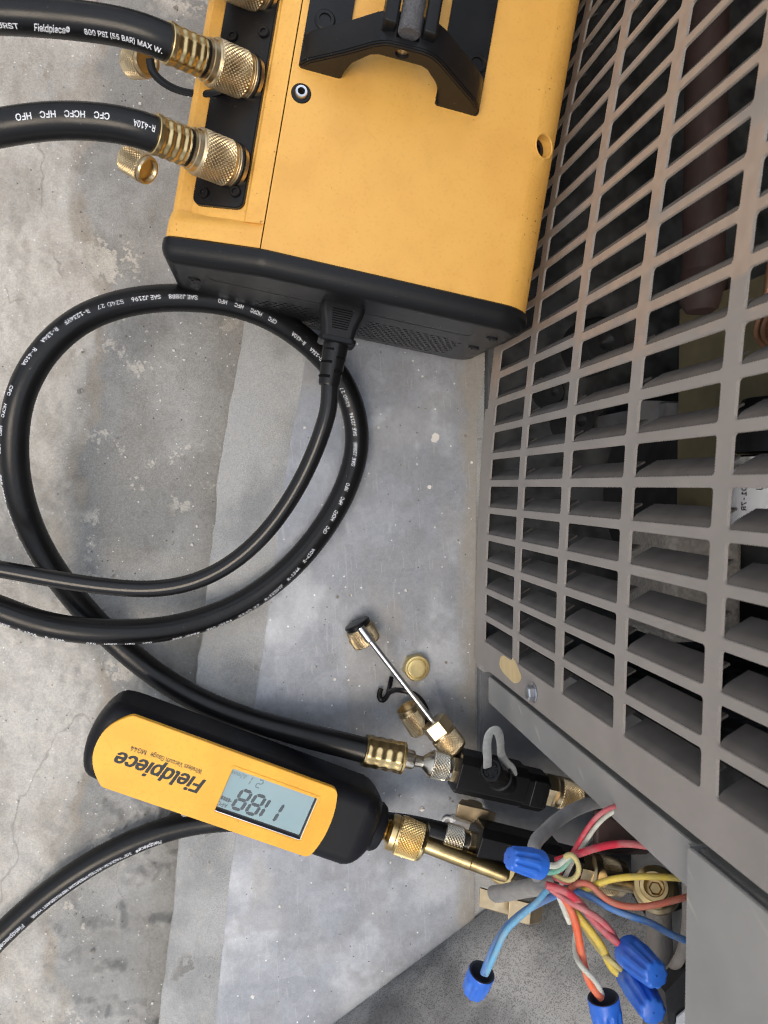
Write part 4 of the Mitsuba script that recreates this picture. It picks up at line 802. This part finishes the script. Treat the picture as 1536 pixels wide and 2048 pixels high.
ms = [print_at(a_, b_, 'Fieldpiece', fh, '', .00081, gk, bold=True, shear=.26), print_at(np.array(a_)+[-.0005, 0], np.array(b_)+[-.0005, 0], 'Fieldpiece', fh, '', .00083, gk, bold=True, shear=.26), print_at(gl((-0.0781, -0.1546, 0.071)), gl((-0.0795, -0.1541, 0.071)), '\u00ae', .0016, '', .00081, gk),
      print_at(gl((-0.0319, -0.1679, 0.071)), gl((-0.0609, -0.1555, 0.071)), 'Wireless Vacuum Gauge', .0028, '', .00081, gk, bold=True), print_at(gl((-0.0631, -0.1545, 0.071)), gl((-0.072, -0.1509, 0.071)), 'MG44', .0028, '', .00081, gk, bold=True)]
obj('lettering', cat(*ms), 'black_ink', gk, smooth=False)
# brass union and tube of the gauge
a, d, L = along((0.0725, -0.2206, 0.0455), (0.1507, -0.2489, 0.064)); t = lambda px: (px-742)/248*L
obj('union', cat(hexnut(a, d, t(744), t(762), .0150, .3), turned(a, d, [(t(760), .0068), (t(764), .0072), (t(767), .0064), (t(770), .0072), (t(773), .0064), (t(776), .0072), (t(779), .0064), (t(784), .0064)], 36)), 'gold_brass', gk, smooth=25)
obj('nut', cat(turned(a, d, [(t(778), .0060), (t(778.5), .0108), (t(781), .0115), (t(791), .0115), (t(793), .0110), (t(797), .0110)], 48, caps=False), knurl(a, d, t(796), t(842), .0124, .0022, .0008, .0116), turned(a, d, [(t(841.5), .0115), (t(846), .0108), (t(850), .0085), (t(850), .003)], 48, caps=False)), 'gold_brass', gk, smooth=30)
obj('tube', cat(turned(a, d, [(t(846), .0052), (t(940), .0055), (t(942), .0050)], 36), turned(a, d, [(t(941), .0046), (t(942), .0052), (t(1000), .0052), (t(1012), .0048), (t(1016), .0030)], 36)), 'brass', gk, smooth=30)

# ---------------------------------------------------------------- core remover rod and small things on the sheet
rk = thing('core_remover', 'core remover with a black-capped brass knob and long steel rod on the metal sheet', 'core remover')
a, d, L = along((0.0696, -0.0973, 0.021), (0.1339, -0.1817, 0.04)); t = lambda py: (py-1250)/262*L
obj('rod', cat(turned(a, d, [(-.001, .0030), (.010, .0030), (.0108, .0021), (t(1500), .0021)], 24), turned(a, d, [(t(1490), .0016), (t(1505), .0016), (t(1512), .0010)], 20)), 'steel', rk)
kn0, kd, _ = along((0.0715, -0.1018, 0.0125), (0.0642, -0.0877, 0.0125))
obj('knob', cat(knurl(kn0, kd, -.0075, .0045, .0100, .0013, .0004), turned(kn0, kd, [(-.0074, .0098), (-.0082, .0092), (-.0082, .001)], 40, caps=False), turned(kn0, kd, [(.0044, .0098), (.0050, .0093), (.0050, .001)], 40, caps=False)), 'aged_brass', rk, smooth=30)
obj('knob_cap', turned(kn0, kd, [(.0048, .0090), (.0074, .0094), (.0084, .0086), (.0088, .006), (.0088, .0003)], 40), 'black_rubber', rk)
obj('knob_screw', ring(V(*(0.0654, -0.1078, 0.011)), V(*(0.0674, -0.106, 0.012))-V(*(0.0648, -0.1091, 0.01)), -.002, .002, .0022), 'brass', rk)
obj('hex', hexnut(a, d, t(1440), t(1466), .0170, .25), 'aged_brass', rk, smooth=20)
obj('coupler', cat(ring(a, d, t(1465), t(1469), .0080), knurl(a, d, t(1468), t(1497), .0094, .0015, .0005), turned(a, d, [(t(1496), .0093), (t(1500), .0086), (t(1503), .0062), (t(1506), .0040), (t(1506), .001)], 40, caps=False)), 'aged_brass', rk, smooth=30)
k = thing('knurled_cap', 'small knurled brass cap with an open end, tied beside the steel rod', 'cap')
c0, cd, cl = along((0.1125, -0.1715, 0.016), (0.1014, -0.1534, 0.018))
obj('shell', cat(knurl(c0, cd, .001, cl-.0035, .0078, .0012, .00035), turned(c0, cd, [(.0012, .0077), (.0003, .007), (0, .0055), (0, .0002)], 36, caps=False), turned(c0, cd, [(cl-.0036, .0076), (cl-.003, .0072), (cl, .0072), (cl, .0060), (.004, .0060), (.004, .0002)], 36, caps=False)), 'aged_brass', k, smooth=30)
sp = Path([(0.1149, -0.171, 0.018), (0.1156, -0.1613, 0.024), (0.1132, -0.1523, 0.028), (0.1086, -0.1446, 0.03), (0.1021, -0.1396, 0.031), (0.096, -0.1385, 0.029), (0.0929, -0.1399, 0.022), (0.0902, -0.1438, 0.014), (0.0886, -0.1503, 0.007), (0.0861, -0.1522, 0.005), (0.0846, -0.1478, 0.005), (0.0859, -0.1433, 0.006)], .0015, 3)
obj('tether', sp.tube(.0019, 12, flat=.6), 'black_rubber', k)
sp = Path([(0.0898, -0.144, 0.012), (0.0916, -0.1397, 0.01), (0.0934, -0.1352, 0.006)], .0015, 1); obj('tether_tail', sp.tube(.0016, 10, flat=.6), 'black_rubber', k)
k = thing('brass_cap', 'round gold brass cap lying open side down on the metal sheet beside the steel rod', 'cap')
bc = V(*(0.1115, -0.1293, 0.004)); bc[2] = .0018
obj('shell', cat(hexnut(bc, (0, 0, 1), 0, .0042, .0174, .2, .0006), turned(bc, (0, 0, 1), [(.0040, .0092), (.0058, .0092), (.0066, .0086), (.0067, .0074), (.0062, .0071), (.0062, .0069), (.0069, .0066), (.0071, .0060), (.0071, .0040), (.0070, .0020), (.0071, .0002)], 48)), 'matte_brass', k, smooth=25)
k = thing('plastic_strip', 'thin clear plastic strip lying on the metal sheet next to the grille', 'plastic strip')
obj('strip', panel([(0.1244, -0.1382, 0.0024), (0.1273, -0.1373, 0.0024), (0.1401, -0.1711, 0.0024), (0.1371, -0.1724, 0.0024)], (0, 0, .0009)), 'clear_plastic', k)
k = thing('plastic_clip', 'tiny broken white plastic clip on the metal sheet beside the bronze lever', 'clip')
cp = V(*(0.1348, -0.2433, 0.002)); cp[2] = .0034
arcp = Path([cp+V(.0030*math.cos(x), .0030*math.sin(x), 0) for x in np.linspace(.9, 5.0, 14)], .0006, 1)
obj('clip', cat(arcp.tube(.0010, 10), tm(hull([(0.137, -0.2407, 0.0024), (0.1403, -0.2395, 0.0024), (0.1415, -0.2436, 0.0024), (0.1381, -0.2448, 0.0024), (0.1385, -0.2407, 0.005)], .0006, 8))), 'white_plastic', k, smooth=30)

# ---------------------------------------------------------------- control wires and wire nuts in front of the access opening
WR = .0020
def wire(label, pts, m, r=WR, name='wire', c='wire', flat=1.):
    k = thing(name, label, c, 'control wires'); obj('insulation', Path(pts, .0015, 4).tube(r*.68, 16, flat=flat), m, k); return k
def nut(label, base, tip, r0=.0066, r1=.0046):
    """Ribbed, tapered wire connector: open skirt at base, closed at tip."""
    k = thing('wire_nut', label, 'wire nut', 'blue wire nuts on the control wires'); a, d, L = along(base, tip)
    n = 9; tt = np.r_[0, .0005, np.linspace(.001, L-.0015, 22), L-.0006, L-.0001, L]
    rr = np.r_[r0*.96, r0, np.interp(tt[2:-3], [0, L*.28, L], [r0, r0*.97, r1]), r1*.95, r1*.75, .0003]
    def mod(x, t): g = np.clip((t/L-.26)/.06, 0, 1)*np.clip((L-t)/.0012, 0, 1); return .00034*g*np.clip(np.cos(n*x)*1.6+.3, -1, 1)
    obj('shell', turned(a, d, np.stack([tt, rr], 1), 120, mod, caps=False), 'nut_blue', k, smooth=35)
    obj('skirt_inside', turned(a, d, [(0, r0*.96), (.0002, r0*.82), (.008, r0*.66), (.008, .0002)], 40, caps=False), 'nut_inside', k)
    return k
cab = thing('electrical_cable', 'grey sheathed electrical cable curving out of the access opening towards the wires', 'cable')
obj('sheath', Path([(0.2058, -0.1643, 0.15), (0.1898, -0.1675, 0.15), (0.1774, -0.1676, 0.152), (0.1619, -0.168, 0.158), (0.1472, -0.1685, 0.168), (0.1354, -0.1682, 0.18), (0.1261, -0.1669, 0.192), (0.1241, -0.1717, 0.196), (0.1271, -0.1805, 0.194)], .002, 5).tube(.0036, 20, flat=.85), 'cable_grey', cab)
cab2 = thing('electrical_cable', 'end of the stripped grey cable sheath lying across the lower core valve', 'cable')
obj('sheath', Path([(0.1165, -0.2043, 0.165), (0.1193, -0.2001, 0.172), (0.1232, -0.1932, 0.182), (0.1276, -0.188, 0.19), (0.13, -0.1844, 0.196), (0.1345, -0.1828, 0.198)], .002, 4).tube(.0047, 20, flat=.8), 'dusty_cable', cab2)
wire('red and cream striped wire rising to the grille corner from the wire knot', [(0.1301, -0.1762, 0.206), (0.138, -0.1672, 0.205), (0.1439, -0.1579, 0.205), (0.1494, -0.1498, 0.206), (0.1543, -0.145, 0.208), (0.1696, -0.1467, 0.2)], 'wire_red', .0016)
wire('cream wire running beside the red striped wire up to the grille corner', [(0.1343, -0.18, 0.204), (0.1409, -0.1692, 0.203), (0.1466, -0.1625, 0.202), (0.1523, -0.154, 0.203), (0.1581, -0.148, 0.205), (0.1709, -0.1484, 0.2)], 'wire_white', .0015)
wire('olive wire looped around the middle of the wire knot', [(0.1334, -0.164, 0.21), (0.1353, -0.1611, 0.212), (0.1372, -0.1637, 0.213), (0.1389, -0.1676, 0.213), (0.138, -0.1714, 0.213), (0.1349, -0.1739, 0.212), (0.1316, -0.1737, 0.21), (0.1292, -0.1723, 0.208)], 'wire_olive', .0017)
wire('dark red wire running right from the knot under the access panel', [(0.1301, -0.1665, 0.208), (0.1395, -0.1652, 0.207), (0.1519, -0.1631, 0.206), (0.1635, -0.162, 0.207), (0.1741, -0.1628, 0.21), (0.1839, -0.1633, 0.214), (0.2015, -0.168, 0.21)], 'wire_red', .0024)
wire('yellow wire running right from the knot across the knurled coupler', [(0.143, -0.1837, 0.205), (0.148, -0.1801, 0.207), (0.1549, -0.1762, 0.21), (0.1653, -0.1742, 0.213), (0.1756, -0.1737, 0.216), (0.1889, -0.1748, 0.218), (0.2093, -0.1825, 0.21)], 'wire_yellow', .0021)
wire('salmon wire curving right below the brass service valve', [(0.1363, -0.1842, 0.205), (0.1392, -0.1778, 0.208), (0.1434, -0.1768, 0.209), (0.1473, -0.1791, 0.21), (0.1509, -0.183, 0.211), (0.157, -0.1861, 0.213), (0.1662, -0.1864, 0.216), (0.1764, -0.1837, 0.219), (0.1883, -0.1806, 0.221), (0.2094, -0.1863, 0.21)], 'wire_salmon', .0021)
wire('dark blue wire running right and down below the salmon wire', [(0.1389, -0.1821, 0.206), (0.1444, -0.1834, 0.207), (0.1526, -0.1878, 0.21), (0.1631, -0.1919, 0.213), (0.1711, -0.1939, 0.216), (0.179, -0.1981, 0.219), (0.188, -0.2013, 0.222), (0.209, -0.2132, 0.215)], 'wire_blue', .0022)
n1 = nut('blue wire nut at the top of the wires with its tip towards the gauge', (0.1212, -0.1654, 0.212), (0.1053, -0.1586, 0.216), .0061, .0044)
wire('pale yellow wire entering the single blue wire nut at the top of the wires', [(0.12, -0.1656, 0.212), (0.1244, -0.1657, 0.212), (0.1292, -0.1679, 0.21), (0.1329, -0.1658, 0.21), (0.1353, -0.1637, 0.21)], 'wire_white', .0020)
wire('green wire entering the single blue wire nut at the top of the wires', [(0.1209, -0.1686, 0.211), (0.1256, -0.1699, 0.211), (0.1302, -0.1695, 0.211), (0.1339, -0.1667, 0.211), (0.1362, -0.1647, 0.21)], 'wire_green', .0017)
wire('pink wire curling under the olive loop in the middle of the wire knot', [(0.1291, -0.172, 0.206), (0.132, -0.1759, 0.206), (0.1367, -0.178, 0.206), (0.1405, -0.1765, 0.206), (0.1424, -0.1742, 0.205)], 'wire_pink', .0020)
wire('bright red wire going from the knot down to the upper right wire nut', [(0.1238, -0.1746, 0.212), (0.1287, -0.1758, 0.213), (0.1341, -0.1785, 0.214), (0.1405, -0.1851, 0.213), (0.1452, -0.1914, 0.213), (0.1507, -0.1973, 0.214), (0.1569, -0.2027, 0.215), (0.1613, -0.2064, 0.215)], 'wire_red', .0024)
wire('pink dusty wire twisted with the bright red wire', [(0.1278, -0.1791, 0.207), (0.1328, -0.1828, 0.209), (0.1379, -0.1837, 0.216), (0.1461, -0.189, 0.216), (0.1541, -0.1978, 0.213), (0.1595, -0.2065, 0.211), (0.1619, -0.2087, 0.213)], 'wire_pink', .0020)
n2 = nut('blue wire nut on the red wires, rightmost of the wire nuts', (0.1617, -0.2067, 0.215), (0.1616, -0.2022, 0.238), .0071, .0052)
wire('yellow wire going from the knot down to the middle wire nut', [(0.1367, -0.1854, 0.203), (0.1395, -0.191, 0.205), (0.1429, -0.1951, 0.208), (0.1475, -0.2009, 0.209), (0.1514, -0.2067, 0.21), (0.1549, -0.2144, 0.21), (0.1583, -0.219, 0.211), (0.1641, -0.2199, 0.211)], 'wire_yellow', .0026)
wire('dark yellow wire twisted with the yellow wire', [(0.137, -0.1859, 0.198), (0.141, -0.1926, 0.2), (0.1445, -0.1985, 0.201), (0.149, -0.2064, 0.203), (0.152, -0.2105, 0.207), (0.1526, -0.2099, 0.213), (0.1561, -0.2128, 0.214), (0.1636, -0.2203, 0.211)], 'wire_olive', .0018)
n3 = nut('blue wire nut on the yellow wires, between the other two lower right wire nuts', (0.1651, -0.2204, 0.211), (0.1605, -0.2177, 0.238), .0070, .0051)
wire('orange wire going from the knot down to the lowest wire nut', [(0.1334, -0.1825, 0.206), (0.1369, -0.1883, 0.208), (0.1389, -0.1953, 0.21), (0.1399, -0.2032, 0.212), (0.1419, -0.2125, 0.212), (0.1439, -0.2191, 0.212), (0.1468, -0.2242, 0.213), (0.1497, -0.2277, 0.213)], 'wire_orange', .0025)
wire('pale mint wire winding around the orange wire', [(0.1411, -0.1922, 0.204), (0.1424, -0.1981, 0.204), (0.1403, -0.2047, 0.206), (0.1385, -0.2077, 0.21), (0.1381, -0.2092, 0.217), (0.1424, -0.2137, 0.217), (0.1477, -0.2209, 0.214), (0.1506, -0.2272, 0.212)], 'wire_white', .0018)
n4 = nut("blue wire nut on the orange and mint wires at the picture's bottom edge", (0.1506, -0.2274, 0.213), (0.1536, -0.2455, 0.215), .0070, .0054)
wire('cream wire running down beside the orange wire at the knot', [(0.1319, -0.1821, 0.203), (0.1339, -0.1863, 0.205), (0.1354, -0.1909, 0.206), (0.1379, -0.1964, 0.206)], 'wire_white', .0021)
wire('blue wire curving down left from the knot to the lower left wire nut', [(0.1333, -0.1846, 0.203), (0.1251, -0.1859, 0.205), (0.1165, -0.189, 0.206), (0.1085, -0.1949, 0.206), (0.1032, -0.202, 0.206), (0.1003, -0.2096, 0.205), (0.0988, -0.2178, 0.202)], 'wire_blue', .0024)
wire('pale blue wire running beside the blue wire to the lower left wire nut', [(0.1255, -0.1786, 0.209), (0.1197, -0.1828, 0.211), (0.1128, -0.1879, 0.211), (0.106, -0.1938, 0.211), (0.1027, -0.2017, 0.21), (0.1007, -0.2086, 0.208), (0.1, -0.2184, 0.202)], 'wire_pale_blue', .0019)
n5 = nut('blue wire nut at lower left on the two blue wires, its open end up', (0.0987, -0.2186, 0.2), (0.0958, -0.2308, 0.196), .0061, .0049)
